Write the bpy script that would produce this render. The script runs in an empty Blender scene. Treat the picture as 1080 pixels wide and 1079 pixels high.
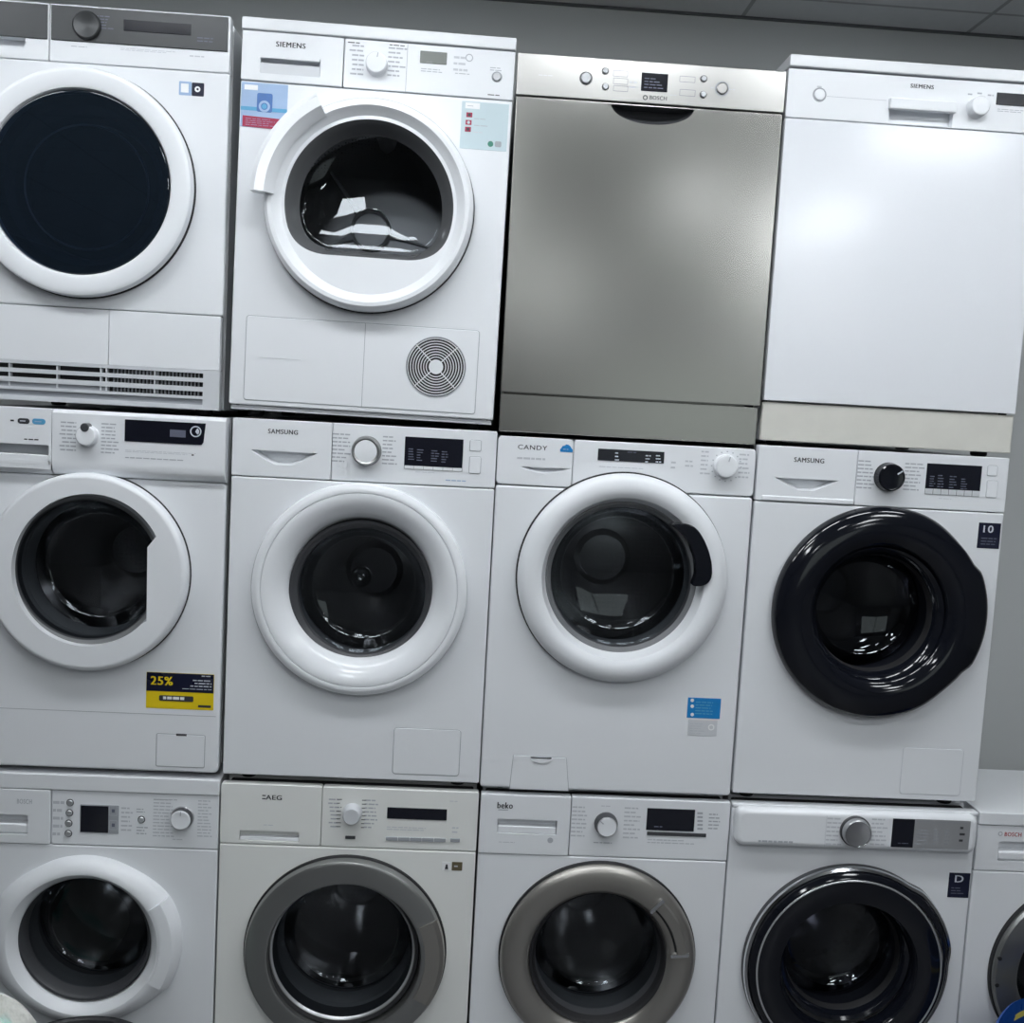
import bpy, bmesh, math, random
from mathutils import Vector, Matrix, Euler
random.seed(7)
SC = bpy.context.scene
COL = SC.collection
PI = math.pi
R_ = math.radians

# ------------------------------------------------------------------ camera
FPX = 1099.98
CAM = Vector((0.667735, -2.381071, 1.738842))
CROT = Euler((1.4769128, -0.0543933, -0.0427273), 'XYZ')
CM = CROT.to_matrix()
cd = bpy.data.cameras.new('camera')
cd.sensor_fit = 'HORIZONTAL'
cd.sensor_width = 36.0
cd.lens = FPX * 36.0 / 1080.0
cam = bpy.data.objects.new('camera', cd)
COL.objects.link(cam)
cam.location = CAM
cam.rotation_euler = CROT
SC.camera = cam
SC.view_settings.view_transform = 'Standard'
SC.view_settings.look = 'None'
SC.view_settings.gamma = 1.0
SC.view_settings.use_curve_mapping = False
SC.view_settings.exposure = 0.0


def ray(px, py):
    return CM @ Vector(((px - 540) / FPX, -(py - 539.5) / FPX, -1.0))


def world_at_y(px, py, y):
    d = ray(px, py)
    return CAM + d * ((y - CAM.y) / d.y)


# ------------------------------------------------------------------ materials
def new_mat(name):
    m = bpy.data.materials.new(name)
    m.use_nodes = True
    nt = m.node_tree
    nt.nodes.clear()
    out = nt.nodes.new('ShaderNodeOutputMaterial')
    return m, nt, out


def mat(name, c, rough=.35, metal=0.0, var=.06, scale=9.0, stretch=(1, 1, 1), bump=0.0, spec=.5,
        colvar=0.0, coat=0.0):
    m, nt, out = new_mat(name)
    b = nt.nodes.new('ShaderNodeBsdfPrincipled')
    b.inputs['Base Color'].default_value = (*c, 1)
    b.inputs['Metallic'].default_value = metal
    b.inputs['Specular IOR Level'].default_value = spec
    b.inputs['Coat Weight'].default_value = coat
    b.inputs['Coat Roughness'].default_value = .05
    tc = nt.nodes.new('ShaderNodeTexCoord')
    mp = nt.nodes.new('ShaderNodeMapping')
    mp.inputs['Scale'].default_value = stretch
    nz = nt.nodes.new('ShaderNodeTexNoise')
    nz.inputs['Scale'].default_value = scale
    nz.inputs['Detail'].default_value = 4
    nt.links.new(tc.outputs['Object'], mp.inputs['Vector'])
    nt.links.new(mp.outputs['Vector'], nz.inputs['Vector'])
    mr = nt.nodes.new('ShaderNodeMapRange')
    mr.inputs['From Min'].default_value = .3
    mr.inputs['From Max'].default_value = .7
    mr.inputs['To Min'].default_value = max(0.0, rough - var)
    mr.inputs['To Max'].default_value = rough + var
    nt.links.new(nz.outputs['Fac'], mr.inputs['Value'])
    nt.links.new(mr.outputs['Result'], b.inputs['Roughness'])
    if bump:
        bp = nt.nodes.new('ShaderNodeBump')
        bp.inputs['Strength'].default_value = bump
        bp.inputs['Distance'].default_value = .002
        nt.links.new(nz.outputs['Fac'], bp.inputs['Height'])
        nt.links.new(bp.outputs['Normal'], b.inputs['Normal'])
    if colvar:
        mx = nt.nodes.new('ShaderNodeMix')
        mx.data_type = 'RGBA'
        mx.inputs['A'].default_value = (*[k * (1 - colvar) for k in c], 1)
        mx.inputs['B'].default_value = (*[min(1, k * (1 + colvar)) for k in c], 1)
        nt.links.new(nz.outputs['Fac'], mx.inputs['Factor'])
        nt.links.new(mx.outputs['Result'], b.inputs['Base Color'])
    nt.links.new(b.outputs['BSDF'], out.inputs['Surface'])
    return m


def glass(name, tint, f0=.05, rough=.01, gcol=(.9, .95, 1.0), body=None, bf=.3):
    m, nt, out = new_mat(name)
    lw = nt.nodes.new('ShaderNodeLayerWeight')
    lw.inputs['Blend'].default_value = .5
    pw = nt.nodes.new('ShaderNodeMath'); pw.operation = 'POWER'; pw.inputs[1].default_value = 4.0
    ml = nt.nodes.new('ShaderNodeMath'); ml.operation = 'MULTIPLY_ADD'
    ml.inputs[1].default_value = 1 - f0; ml.inputs[2].default_value = f0
    nt.links.new(lw.outputs['Facing'], pw.inputs[0])
    nt.links.new(pw.outputs[0], ml.inputs[0])
    tr = nt.nodes.new('ShaderNodeBsdfTransparent'); tr.inputs['Color'].default_value = (*tint, 1)
    gl = nt.nodes.new('ShaderNodeBsdfGlossy'); gl.inputs['Color'].default_value = (*gcol, 1)
    gl.inputs['Roughness'].default_value = rough
    mx = nt.nodes.new('ShaderNodeMixShader')
    nt.links.new(ml.outputs[0], mx.inputs[0])
    if body:                                                      # smoked glass with a little colour of its own
        df = nt.nodes.new('ShaderNodeBsdfDiffuse'); df.inputs['Color'].default_value = (*body, 1)
        m0 = nt.nodes.new('ShaderNodeMixShader'); m0.inputs[0].default_value = bf
        nt.links.new(tr.outputs[0], m0.inputs[1]); nt.links.new(df.outputs[0], m0.inputs[2])
        nt.links.new(m0.outputs[0], mx.inputs[1])
    else:
        nt.links.new(tr.outputs[0], mx.inputs[1])
    nt.links.new(gl.outputs[0], mx.inputs[2])
    nt.links.new(mx.outputs[0], out.inputs['Surface'])
    return m


def perforated(name, c, hole, scale, rough=.3, metal=1.0):
    m, nt, out = new_mat(name)
    b = nt.nodes.new('ShaderNodeBsdfPrincipled')
    b.inputs['Metallic'].default_value = metal
    b.inputs['Roughness'].default_value = rough
    tc = nt.nodes.new('ShaderNodeTexCoord')
    vo = nt.nodes.new('ShaderNodeTexVoronoi')
    vo.inputs['Scale'].default_value = scale
    vo.inputs['Randomness'].default_value = .12
    nt.links.new(tc.outputs['Object'], vo.inputs['Vector'])
    mr = nt.nodes.new('ShaderNodeMapRange')
    mr.inputs['From Min'].default_value = .24
    mr.inputs['From Max'].default_value = .32
    nt.links.new(vo.outputs['Distance'], mr.inputs['Value'])
    mx = nt.nodes.new('ShaderNodeMix'); mx.data_type = 'RGBA'
    mx.inputs['A'].default_value = (*hole, 1)
    mx.inputs['B'].default_value = (*c, 1)
    nt.links.new(mr.outputs['Result'], mx.inputs['Factor'])
    nt.links.new(mx.outputs['Result'], b.inputs['Base Color'])
    nt.links.new(b.outputs[0], out.inputs['Surface'])
    return m


def emit(name, c, s):
    m, nt, out = new_mat(name)
    e = nt.nodes.new('ShaderNodeEmission')
    e.inputs['Color'].default_value = (*c, 1)
    e.inputs['Strength'].default_value = s
    nt.links.new(e.outputs[0], out.inputs['Surface'])
    return m


WHITE = mat('white_enamel', (.80, .82, .85), .24, var=.003, scale=5)
WPLA = mat('white_plastic', (.80, .82, .85), .28, var=.003, scale=5)
WGLOSS = mat('white_gloss_plastic', (.82, .84, .87), .14, var=.01, scale=5)
WWARM = mat('off_white_enamel', (.80, .81, .79), .26, var=.012, scale=5)
GREYPL = mat('pale_grey_plastic', (.62, .64, .67), .3, var=.03)
BEIGE = mat('beige_plinth_enamel', (.67, .66, .61), .38, var=.05, scale=22, colvar=.06)
STEEL = mat('brushed_steel', (.45, .445, .42), .24, 1.0, var=.006, scale=3, stretch=(1.5, 1, 1.2), colvar=.01)
STEELP = mat('bright_brushed_steel', (.46, .455, .44), .33, 1.0, var=.015, scale=40, stretch=(.3, 1, 14), colvar=.03)
DSTEEL = mat('dark_steel_fascia', (.05, .053, .056), .4, .3, var=.05, scale=30, stretch=(.3, 1, 10))
RINGST = mat('grey_satin_metal', (.33, .335, .33), .34, .85, var=.04, scale=20)
RINGWM = mat('warm_grey_satin_metal', (.37, .355, .33), .36, .8, var=.04, scale=20)
CHROME = mat('chrome', (.72, .73, .75), .12, 1.0, var=.03)
SILVER = mat('silver_paint', (.52, .53, .55), .3, .6, var=.004)
BLACKG = mat('black_gloss_plastic', (.006, .007, .011), .09, var=.02, scale=10)
BLACK = mat('black_display', (.008, .009, .016), .18, var=.03, scale=12)
BLKM = mat('black_rubber_and_shade', (.012, .012, .014), .6, var=.05)
DARK = mat('dark_plastic_and_shade', (.05, .052, .058), .45, var=.05)
SEAM = mat('seam_grey', (.36, .38, .41), .6)
RUBBER = mat('grey_rubber_gasket', (.16, .165, .175), .5, var=.08, scale=8)
DRUM = perforated('perforated_drum_steel', (.42, .42, .43), (.31, .31, .32), 80, .2)
DRUMP = mat('drum_steel', (.5, .5, .5), .18, 1.0, var=.05, scale=5)
INK = mat('dark_ink', (.035, .037, .045), .5)
INKG = mat('grey_ink', (.44, .46, .50), .5)
INKL = mat('pale_ink', (.56, .58, .62), .5)
INKW = mat('white_ink', (.6, .63, .7), .5)
INKD = mat('dim_display_ink', (.12, .13, .18), .5)
GL = glass('door_glass', (.46, .48, .50), .055)
GLD = glass('dark_door_glass', (.25, .26, .30), .05)
GLB = glass('black_door_glass', (.15, .19, .27), .03, body=(.018, .029, .044), bf=.35)
GLC = glass('clear_door_glass', (.58, .60, .62), .035)
LCD = mat('grey_lcd', (.16, .175, .16), .25)
RED = mat('magenta_print', (.36, .02, .07), .4)
PALEBLUE = mat('pale_blue_print', (.33, .46, .67), .4, colvar=.1, scale=30)
MIDBLUE = mat('mid_blue_print', (.06, .16, .42), .4, colvar=.2, scale=60)
TEALP = mat('pale_teal_sticker', (.52, .63, .67), .35)
STWHITE = mat('sticker_white', (.82, .83, .84), .4)
YELLOW = mat('yellow_print', (.78, .58, .01), .4)
BLUEP = mat('bright_blue_print', (.01, .22, .56), .35, colvar=.15, scale=50)
NAVY = mat('navy_print', (.008, .01, .03), .3)
CYANP = mat('cyan_print', (.10, .36, .60), .35)
GOLD = mat('dark_gold_print', (.12, .10, .055), .35)
REDINK = mat('brand_red_ink', (.42, .05, .06), .4)
GREENP = mat('green_print', (.05, .22, .16), .4)


# ------------------------------------------------------------------ mesh builder
ORG = {}


def rrect(x0, x1, z0, z1, r=.004, n=4, sub=1):
    r = min(r, (x1 - x0) / 2.01, (z1 - z0) / 2.01)
    P = []
    for cx, cz, a in ((x1 - r, z1 - r, 0), (x0 + r, z1 - r, 90), (x0 + r, z0 + r, 180), (x1 - r, z0 + r, 270)):
        for k in range(n + 1):
            t = R_(a + 90 * k / n)
            P.append((cx + r * math.cos(t), cz + r * math.sin(t)))
    return P


def circle(c, r, n=96, rm=None):
    return [(c[0] + (r + (rm(2 * PI * k / n) if rm else 0)) * math.cos(2 * PI * k / n),
             c[1] + (r + (rm(2 * PI * k / n) if rm else 0)) * math.sin(2 * PI * k / n)) for k in range(n)]


def area(p):
    return sum(p[i][0] * p[(i + 1) % len(p)][1] - p[(i + 1) % len(p)][0] * p[i][1] for i in range(len(p))) / 2


def ccw(p):
    return list(p) if area(p) > 0 else list(reversed(p))


def inset(p, d):
    if d == 0:
        return list(p)
    n = len(p); o = []
    for i in range(n):
        a, b, c = p[i - 1], p[i], p[(i + 1) % n]
        e1 = Vector((b[0] - a[0], b[1] - a[1])); e2 = Vector((c[0] - b[0], c[1] - b[1]))
        if e1.length < 1e-9: e1 = e2
        if e2.length < 1e-9: e2 = e1
        n1 = Vector((-e1.y, e1.x)).normalized(); n2 = Vector((-e2.y, e2.x)).normalized()
        m = n1 + n2
        if m.length < 1e-6: m = n1
        m.normalize()
        k = d / max(.35, m.dot(n1))
        o.append((b[0] + m.x * k, b[1] + m.y * k))
    return o


def smooth_poly(p, n=120, win=4):
    L = [0]
    for i in range(len(p)):
        a, b = p[i], p[(i + 1) % len(p)]
        L.append(L[-1] + math.hypot(b[0] - a[0], b[1] - a[1]))
    q = []; j = 0
    for k in range(n):
        s = L[-1] * k / n
        while L[j + 1] < s: j += 1
        t = (s - L[j]) / max(1e-9, L[j + 1] - L[j])
        a, b = p[j], p[(j + 1) % len(p)]
        q.append((a[0] + (b[0] - a[0]) * t, a[1] + (b[1] - a[1]) * t))
    if win:
        q = [(sum(q[(i + w) % n][0] for w in range(-win, win + 1)) / (2 * win + 1),
              sum(q[(i + w) % n][1] for w in range(-win, win + 1)) / (2 * win + 1)) for i in range(n)]
    return q


def raycast(p, c, th):
    dx, dz = math.cos(th), math.sin(th)
    best = None
    n = len(p)
    for i in range(n):
        a, b = p[i], p[(i + 1) % n]
        ex, ez = b[0] - a[0], b[1] - a[1]
        den = dx * ez - dz * ex
        if abs(den) < 1e-12: continue
        ax, az = a[0] - c[0], a[1] - c[1]
        t = (ax * ez - az * ex) / den
        u = (ax * dz - az * dx) / den
        if t > 0 and -1e-6 <= u <= 1 + 1e-6:
            if best is None or t > best[0]:
                best = (t, i, min(1, max(0, u)))
    return best


class MB:
    def __init__(s):
        s.v = []; s.f = []; s.mi = []; s.ms = []; s.flat = []

    def idx(s, m):
        if m not in s.ms: s.ms.append(m)
        return s.ms.index(m)

    def add(s, vs, fs, m):
        o = len(s.v); k = s.idx(m)
        s.v += [tuple(v) for v in vs]
        for f in fs:
            s.f.append([o + i for i in f]); s.mi.append(k)
        return s

    def loft(s, loops, m, cap0=False, cap1=False, closed=True):
        n = len(loops[0]); vs = [p for l in loops for p in l]; fs = []
        for j in range(len(loops) - 1):
            for i in range(n if closed else n - 1):
                i2 = (i + 1) % n
                fs.append((j * n + i, j * n + i2, (j + 1) * n + i2, (j + 1) * n + i))
        if cap0: fs.append(tuple(reversed(range(n))))
        if cap1: fs.append(tuple(range((len(loops) - 1) * n, len(loops) * n)))
        return s.add(vs, fs, m)

    def box(s, x0, x1, y0, y1, z0, z1, m):
        vs = [(x, y, z) for x in (x0, x1) for y in (y0, y1) for z in (z0, z1)]
        return s.add(vs, [(0, 1, 3, 2), (4, 6, 7, 5), (0, 4, 5, 1), (2, 3, 7, 6), (0, 2, 6, 4), (1, 5, 7, 3)], m)

    def plate(s, poly, y0, y1, m, edge=.002, hole=None, tunnel=None, pocket=0, pscale=1.0, pm=None, seg=3,
              backcap=True, poff=(0, 0)):
        poly = ccw(poly)
        # keep the rounding no wider than the corners allow
        n_ = len(poly)
        while edge > .0002:
            q = inset(poly, edge)
            if all((poly[(i + 1) % n_][0] - poly[i][0]) * (q[(i + 1) % n_][0] - q[i][0]) + (poly[(i + 1) % n_][1] - poly[i][1]) * (q[(i + 1) % n_][1] - q[i][1]) > 0 for i in range(n_)):
                break
            edge *= .88
        if hole:
            hole = ccw(hole)
            c = (sum(p[0] for p in hole) / len(hole), sum(p[1] for p in hole) / len(hole))
            an = [math.atan2(p[1] - c[1], p[0] - c[0]) for p in poly + hole]
            an = sorted(set(round(a, 5) for a in an))
            par = [raycast(poly, c, a) for a in an]
            hp = []
            for a in an:
                t = raycast(hole, c, a)[0]
                hp.append((c[0] + t * math.cos(a), c[1] + t * math.sin(a)))

            def ev(q):
                return [(q[i][0] + (q[(i + 1) % len(q)][0] - q[i][0]) * u, q[i][1] + (q[(i + 1) % len(q)][1] - q[i][1]) * u)
                        for (_, i, u) in par]
        else:
            def ev(q): return q
        loops = []
        if hole and not pocket:
            tn = (y1 - y0) if tunnel is None else tunnel
            loops.append([(x, y0 + tn, z) for x, z in hp])
            loops.append([(x, y0, z) for x, z in hp])
        if hole and pocket:
            q = [(c[0] + poff[0] + (x - c[0]) * pscale, c[1] + poff[1] + (z - c[1]) * pscale) for x, z in hp]
            s.loft([[(x, y0 + pocket, z) for x, z in q], [(x, y0, z) for x, z in hp]], pm or m, cap0=True)
            loops.append([(x, y0, z) for x, z in hp])
        for k in range(seg + 1):
            a = PI / 2 * k / seg
            q = ev(inset(poly, edge * (1 - math.sin(a))))
            loops.append([(x, y0 + edge * (1 - math.cos(a)), z) for x, z in q])
        loops.append([(x, y1, z) for x, z in ev(poly)])
        s.loft(loops, m, cap0=(not hole), cap1=backcap)
        return s

    def lathe(s, c, prof, m, n=96, rm=None, closed_prof=False):
        ms = m if isinstance(m, list) else [m] * (len(prof) - 1)

        def lp(r, y):
            return [(c[0] + (r + (rm(2 * PI * k / n, r) if rm else 0)) * math.cos(2 * PI * k / n), y,
                     c[1] + (r + (rm(2 * PI * k / n, r) if rm else 0)) * math.sin(2 * PI * k / n)) for k in range(n)]
        for j in range(len(prof) - 1):
            (r0, y0), (r1, y1) = prof[j], prof[j + 1]
            if r1 <= 1e-6:
                l0 = lp(r0, y0)
                s.add(l0 + [(c[0], y1, c[1])], [(i, (i + 1) % n, n) for i in range(n)], ms[j])
            else:
                s.loft([lp(r0, y0), lp(r1, y1)], ms[j])
        return s

    def arc(s, c, prof, a0, a1, m, n=40, rm=None):
        loops = []
        for k in range(n + 1):
            t = a0 + (a1 - a0) * k / n
            loops.append([(c[0] + (r + (rm(t, r) if rm else 0)) * math.cos(t), y,
                           c[1] + (r + (rm(t, r) if rm else 0)) * math.sin(t)) for r, y in prof])
        return s.loft(loops, m, cap0=True, cap1=True)

    def bar(s, x0, x1, z0, z1, y, m):
        return s.add([(x0, y, z0), (x1, y, z0), (x1, y, z1), (x0, y, z1)], [(0, 1, 2, 3)], m)

    def disc(s, c, r, y, m, n=24):
        return s.add([(x, y, z) for x, z in circle(c, r, n)], [tuple(range(n))], m)

    def ringflat(s, c, r0, r1, y, m, n=32):
        return s.loft([[(x, y, z) for x, z in circle(c, r0, n)], [(x, y, z) for x, z in circle(c, r1, n)]], m)

    def frame(s, x0, x1, z0, z1, t, y, m, rad=.004):
        a = rrect(x0, x1, z0, z1, rad); b = inset(ccw(a), t)
        return s.loft([[(x, y, z) for x, z in ccw(a)], [(x, y, z) for x, z in b]], m)

    def polyflat(s, p, y, m):
        return s.add([(x, y, z) for x, z in p], [tuple(range(len(p)))], m)

    def text(s, txt, rect, y, m, bold=0.0):
        x0, x1, z0, z1 = rect
        cu = bpy.data.curves.new('t', 'FONT')
        cu.body = txt; cu.size = 1; cu.space_character = 1.12; cu.offset = 0.0; cu.resolution_u = 3
        o = bpy.data.objects.new('t', cu)
        COL.objects.link(o)
        dg = bpy.context.evaluated_depsgraph_get()
        me = bpy.data.meshes.new_from_object(o.evaluated_get(dg))
        vs = [v.co.copy() for v in me.vertices]
        fs = [tuple(p.vertices) for p in me.polygons]
        bpy.data.objects.remove(o); bpy.data.curves.remove(cu); bpy.data.meshes.remove(me)
        if not vs: return s
        a0 = min(v.x for v in vs); a1 = max(v.x for v in vs)
        b0 = min(v.y for v in vs); b1 = max(v.y for v in vs)
        hh_ = z1 - z0
        for k_, dx in enumerate((-1, 1, 0) if bold else (0,)):     # heavier strokes for the bold brand lettering
            s.add([(x0 + dx * bold * hh_ * 1.6 + (v.x - a0) / (a1 - a0) * (x1 - x0), y - k_ * .00004,
                    z0 + (v.y - b0) / (b1 - b0) * hh_) for v in vs], fs, m)
        return s

    def build(s, name, parent=None, label=None, angle=32):
        v = [Vector(p) for p in s.v]
        lo = Vector((min(p[i] for p in v) for i in range(3))); hi = Vector((max(p[i] for p in v) for i in range(3)))
        c = (lo + hi) / 2 if parent is not None else Vector((0, 0, 0))
        me = bpy.data.meshes.new(name)
        me.from_pydata([p - c for p in v], [], s.f)
        for m in s.ms: me.materials.append(m)
        me.polygons.foreach_set('material_index', s.mi)
        bm = bmesh.new(); bm.from_mesh(me)
        bmesh.ops.remove_doubles(bm, verts=bm.verts, dist=1e-6)
        bmesh.ops.recalc_face_normals(bm, faces=bm.faces)
        bm.to_mesh(me); bm.free()
        me.polygons.foreach_set('use_smooth', [True] * len(me.polygons))
        me.set_sharp_from_angle(angle=R_(angle))
        o = bpy.data.objects.new(name, me)
        COL.objects.link(o)
        wn = o.modifiers.new('weighted_normals', 'WEIGHTED_NORMAL')
        wn.keep_sharp = True
        if parent is not None:
            o.parent = parent
            o.location = c - ORG.get(parent.name, Vector((0, 0, 0)))
            ORG[o.name] = c
        if label: o['label'] = label
        return o


def merge(o, mb):
    """adds flat printing to the surface of an existing part (same mesh)"""
    c = ORG.get(o.name, Vector((0, 0, 0)))
    me = o.data
    V = [v.co.copy() for v in me.vertices]; n0 = len(V)
    F = [list(p.vertices) for p in me.polygons]; MI = [p.material_index for p in me.polygons]; nf = len(F)
    ms = list(me.materials)
    V += [Vector(p) - c for p in mb.v]
    F += [[n0 + i for i in f] for f in mb.f]
    for k in mb.mi:
        if mb.ms[k] not in ms: ms.append(mb.ms[k])
        MI.append(ms.index(mb.ms[k]))
    nm = bpy.data.meshes.new(o.name); nm.from_pydata(V, [], F)
    for q in ms: nm.materials.append(q)
    nm.polygons.foreach_set('material_index', MI)
    nm.polygons.foreach_set('use_smooth', [True] * len(F))
    nm.set_sharp_from_angle(angle=R_(32))
    o.data = nm
    bpy.data.meshes.remove(me)
    return o


def thing(name, label, cat, loc, group=None, roll=0):
    o = bpy.data.objects.new(name, None)
    o.empty_display_size = .1
    COL.objects.link(o)
    o.location = loc; o.rotation_euler = (0, roll, 0)
    o['label'] = label; o['category'] = cat
    if group: o['group'] = group
    ORG[o.name] = Vector((0, 0, 0))
    return o


def tag(o, label, cat, group=None, kind=None):
    o['label'] = label; o['category'] = cat
    if group: o['group'] = group
    if kind: o['kind'] = kind
    return o


def struct(name, mb):
    o = mb.build(name); o['kind'] = 'structure'
    return o


# ------------------------------------------------------------------ appliance helper
class Mach:
    def __init__(s, name, label, cat, group, x0, x1, z0, zb, z1, y, depth, roll=0):
        s.w = x1 - x0; s.h = z1 - z0; s.fh = zb - z0; s.d = depth
        s.o = Vector(((x0 + x1) / 2, y, z0))
        s.roll = R_(roll)
        s.root = thing(name, label, cat, s.o, group, s.roll)
        s.inv = (Matrix.Translation(s.o) @ Matrix.Rotation(s.roll, 4, 'Y')).inverted()
        s.xl, s.xr = -s.w / 2, s.w / 2

    def P(s, px, py, y=0.0):
        p = s.inv @ world_at_y(px, py, s.o.y + y)
        return (p.x, p.z)

    def R(s, x0, y0, x1, y1, y=0.0):
        a = s.P(x0, y0, y); b = s.P(x1, y1, y)
        return (min(a[0], b[0]), max(a[0], b[0]), min(a[1], b[1]), max(a[1], b[1]))

    def L(s, px, y=0.0, at=(540, 600)):
        a = s.P(at[0] - 50, at[1], y); b = s.P(at[0] + 50, at[1], y)
        return math.hypot(a[0] - b[0], a[1] - b[1]) * px / 100

    def C(s, cx, cy, r, y=0.0):
        a = s.P(cx - r, cy, y); b = s.P(cx + r, cy, y)
        return s.P(cx, cy, y), math.hypot(a[0] - b[0], a[1] - b[1]) / 2

    def cabinet(s, m=WHITE, hole=None, top=None):
        mb = MB()
        z1 = s.h if top is None else top
        poly = rrect(s.xl + .005, s.xr - .005, s.fh, z1 - .0005, .004)
        mb.plate(poly, .0585, s.d, m, edge=.001, hole=hole, tunnel=.003 if hole else None)
        o = mb.build('cabinet', s.root)
        # black collar added behind the front so the gaps read as deep shade
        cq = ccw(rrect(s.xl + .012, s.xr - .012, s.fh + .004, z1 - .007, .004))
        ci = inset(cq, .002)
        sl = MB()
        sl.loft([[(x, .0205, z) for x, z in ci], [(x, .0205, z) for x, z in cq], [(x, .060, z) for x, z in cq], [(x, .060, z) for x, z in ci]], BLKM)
        sl.build('shade_collar', s.root)
        for sx in (-1, 1):
            for yy in (.06, s.d - .05):
                f = MB()
                x = sx * (s.w / 2 - .05)
                pts = [(.016, -.0), (.019, .004), (.019, s.fh - .002), (.014, s.fh + .002)]
                loops = [[(x + r * math.cos(2 * PI * k / 20), yy + r * math.sin(2 * PI * k / 20), z) for k in range(20)]
                         for r, z in pts]
                f.loft(loops, BLKM, True, True)
                f.build('foot', s.root)
        return o

    def plate(s, name, rect, y0, y1, m, rad=.004, edge=.002, parent=None, label=None, **k):
        mb = MB(); mb.plate(rrect(*rect, rad), y0, y1, m, edge, **k)
        return mb.build(name, parent or s.root, label)

    def front(s, zs, m=WHITE, hole=None, z0=None, rad=.004, edge=.006):
        return s.plate('front_panel', (s.xl, s.xr, s.fh if z0 is None else z0, zs - .0012), 0, .021, m, rad, edge, hole=hole,
                       backcap=not hole)

    def lines(s, mb, x0, y0, x1, y1, n, m=INKG, y=-.0004, al='l', fill=.36, seed=0):
        """n printed lines of tiny lettering inside a tilted pixel block"""
        rng = random.Random(int(x0 * 13 + y0 * 7 + seed))
        r = s.R(x0, y0, x1, y1, y)
        hh = (r[3] - r[2]) / n
        for k in range(n):
            w = (r[1] - r[0]) * rng.uniform(.6, 1.0)
            z = r[3] - hh * (k + .5)
            xa = r[0] if al == 'l' else r[1] - w
            x = xa
            while x < xa + w - .002:                              # words along the line
                ww = min(rng.uniform(.006, .016), xa + w - x)
                mb.bar(x, x + ww, z - hh * fill / 2, z + hh * fill / 2, y, m)
                x += ww + .0022

    def letters(s, mb, txt, x0, y0, x1, y1, m=INK, y=-.0005, bold=.02):
        # rect corners given as the first letter's top and the last letter's bottom in the photograph
        mb.text(txt, s.R(x0, y0, x1, y1, y), y, m, bold)

    def knob(s, px, py, r, parent, y=0.0, depth=.02, prof=None, m=WGLOSS, name='knob', mark=None, rm=None):
        c, rr = s.C(px, py, r, y - depth * .6)
        mb = MB()
        if prof is None:
            prof = [(1.06, 0), (1.06, .06), (1.0, .12), (.97, .85), (.9, .96), (.8, 1.0), (.5, .98), (0, .97)]
        pr = [(a * rr, y - b * depth) for a, b in prof]
        mb.lathe(c, pr, m, 48, rm)
        if mark:
            a, mm = mark
            dx, dz = math.cos(R_(a)), math.sin(R_(a))
            p = []
            for t, w in ((.45, -.05), (.88, -.05), (.88, .05), (.45, .05)):
                p.append((c[0] + dx * rr * t - dz * rr * w, c[1] + dz * rr * t + dx * rr * w))
            mb.polyflat(p, y - depth * 1.02, mm)
        return mb.build(name, parent)

    def button(s, px, py, r, parent, y=0.0, m=SILVER, depth=.004, name='button', ring=SEAM):
        c, rr = s.C(px, py, r, y)
        mb = MB()
        mb.ringflat(c, rr * 1.0, rr * 1.3, y - .0004, ring)
        mb.lathe(c, [(rr, y), (rr, y - depth * .7), (rr * .85, y - depth), (0, y - depth)], m, 28)
        return mb.build(name, parent)

    def drum(s, c, rg, depth=.30, y0=.07, hub=None, paddles=(270, 30, 150), gm=RUBBER, dm=DRUM, pm=DRUMP, rd=None):
        # rubber gasket (bellows) and the steel drum behind it
        g = MB()
        prof = [(rg + .030, .024), (rg + .012, .018), (rg + .004, .030), (rg - .002, .045), (rg + .008, .055),
                (rg - .004, .066), (rg - .012, .078), (rg - .002, y0 + .03)]
        g.lathe(c, prof, gm, 80)
        g.build('door_gasket', s.root)
        rd = rd or min(.25, rg + .065)
        yb = y0 + depth
        d = MB()
        d.lathe(c, [(rg - .010, y0 + .012), (rg + .006, y0 + .024), (rd - .01, y0 + .035), (rd, y0 + .05), (rd, yb - .03)], DRUMP if dm is DRUM else dm, 80)
        d.lathe(c, [(rd, yb - .03), (rd - .02, yb), (rd * .6, yb + .012), (.075, yb + .004), (.06, yb - .012), (0, yb - .014)], dm, 80)
        do = d.build('drum', s.root)
        for a in paddles:
            p = MB()
            t = R_(a); ux, uz = math.cos(t), math.sin(t); tx, tz = -uz, ux
            loops = []
            for q, yy in enumerate([y0 + .055, y0 + .075, y0 + .14, yb - .06, yb - .035]):
                hgt = (.01, .05, .062, .055, .012)[q]
                wv = (.030, .036, .040, .036, .03)[q]
                lp = []
                for u, hh in ((-1, 0), (-.8, .35), (-.45, .85), (-.2, 1), (.2, 1), (.45, .85), (.8, .35), (1, 0)):
                    rr = rd - .001 - hh * hgt
                    lp.append((c[0] + ux * rr + tx * wv * u, yy, c[1] + uz * rr + tz * wv * u))
                loops.append(lp)
            p.loft(loops, pm, True, True)
            p.build('paddle', do)
        return do

    def bowl(s, c, r, parent, m=GL, y=0.0, deep=.085, k=.74, name='door_glass', poly=None):
        g = MB()
        pf = [(1.0, 0), (.985, .05), (.93, .42), (.86, .75), (.80, .92), (k, 1.0), (k * .6, 1.06), (k * .25, 1.08)]
        g.lathe(c, [(r * a, y + deep * b) for a, b in pf] + [(0, y + deep * 1.085)], m, 80)
        return g.build(name, parent, angle=60)


WMG = 'washing machines stacked against the wall'
D1 = .55

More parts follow.
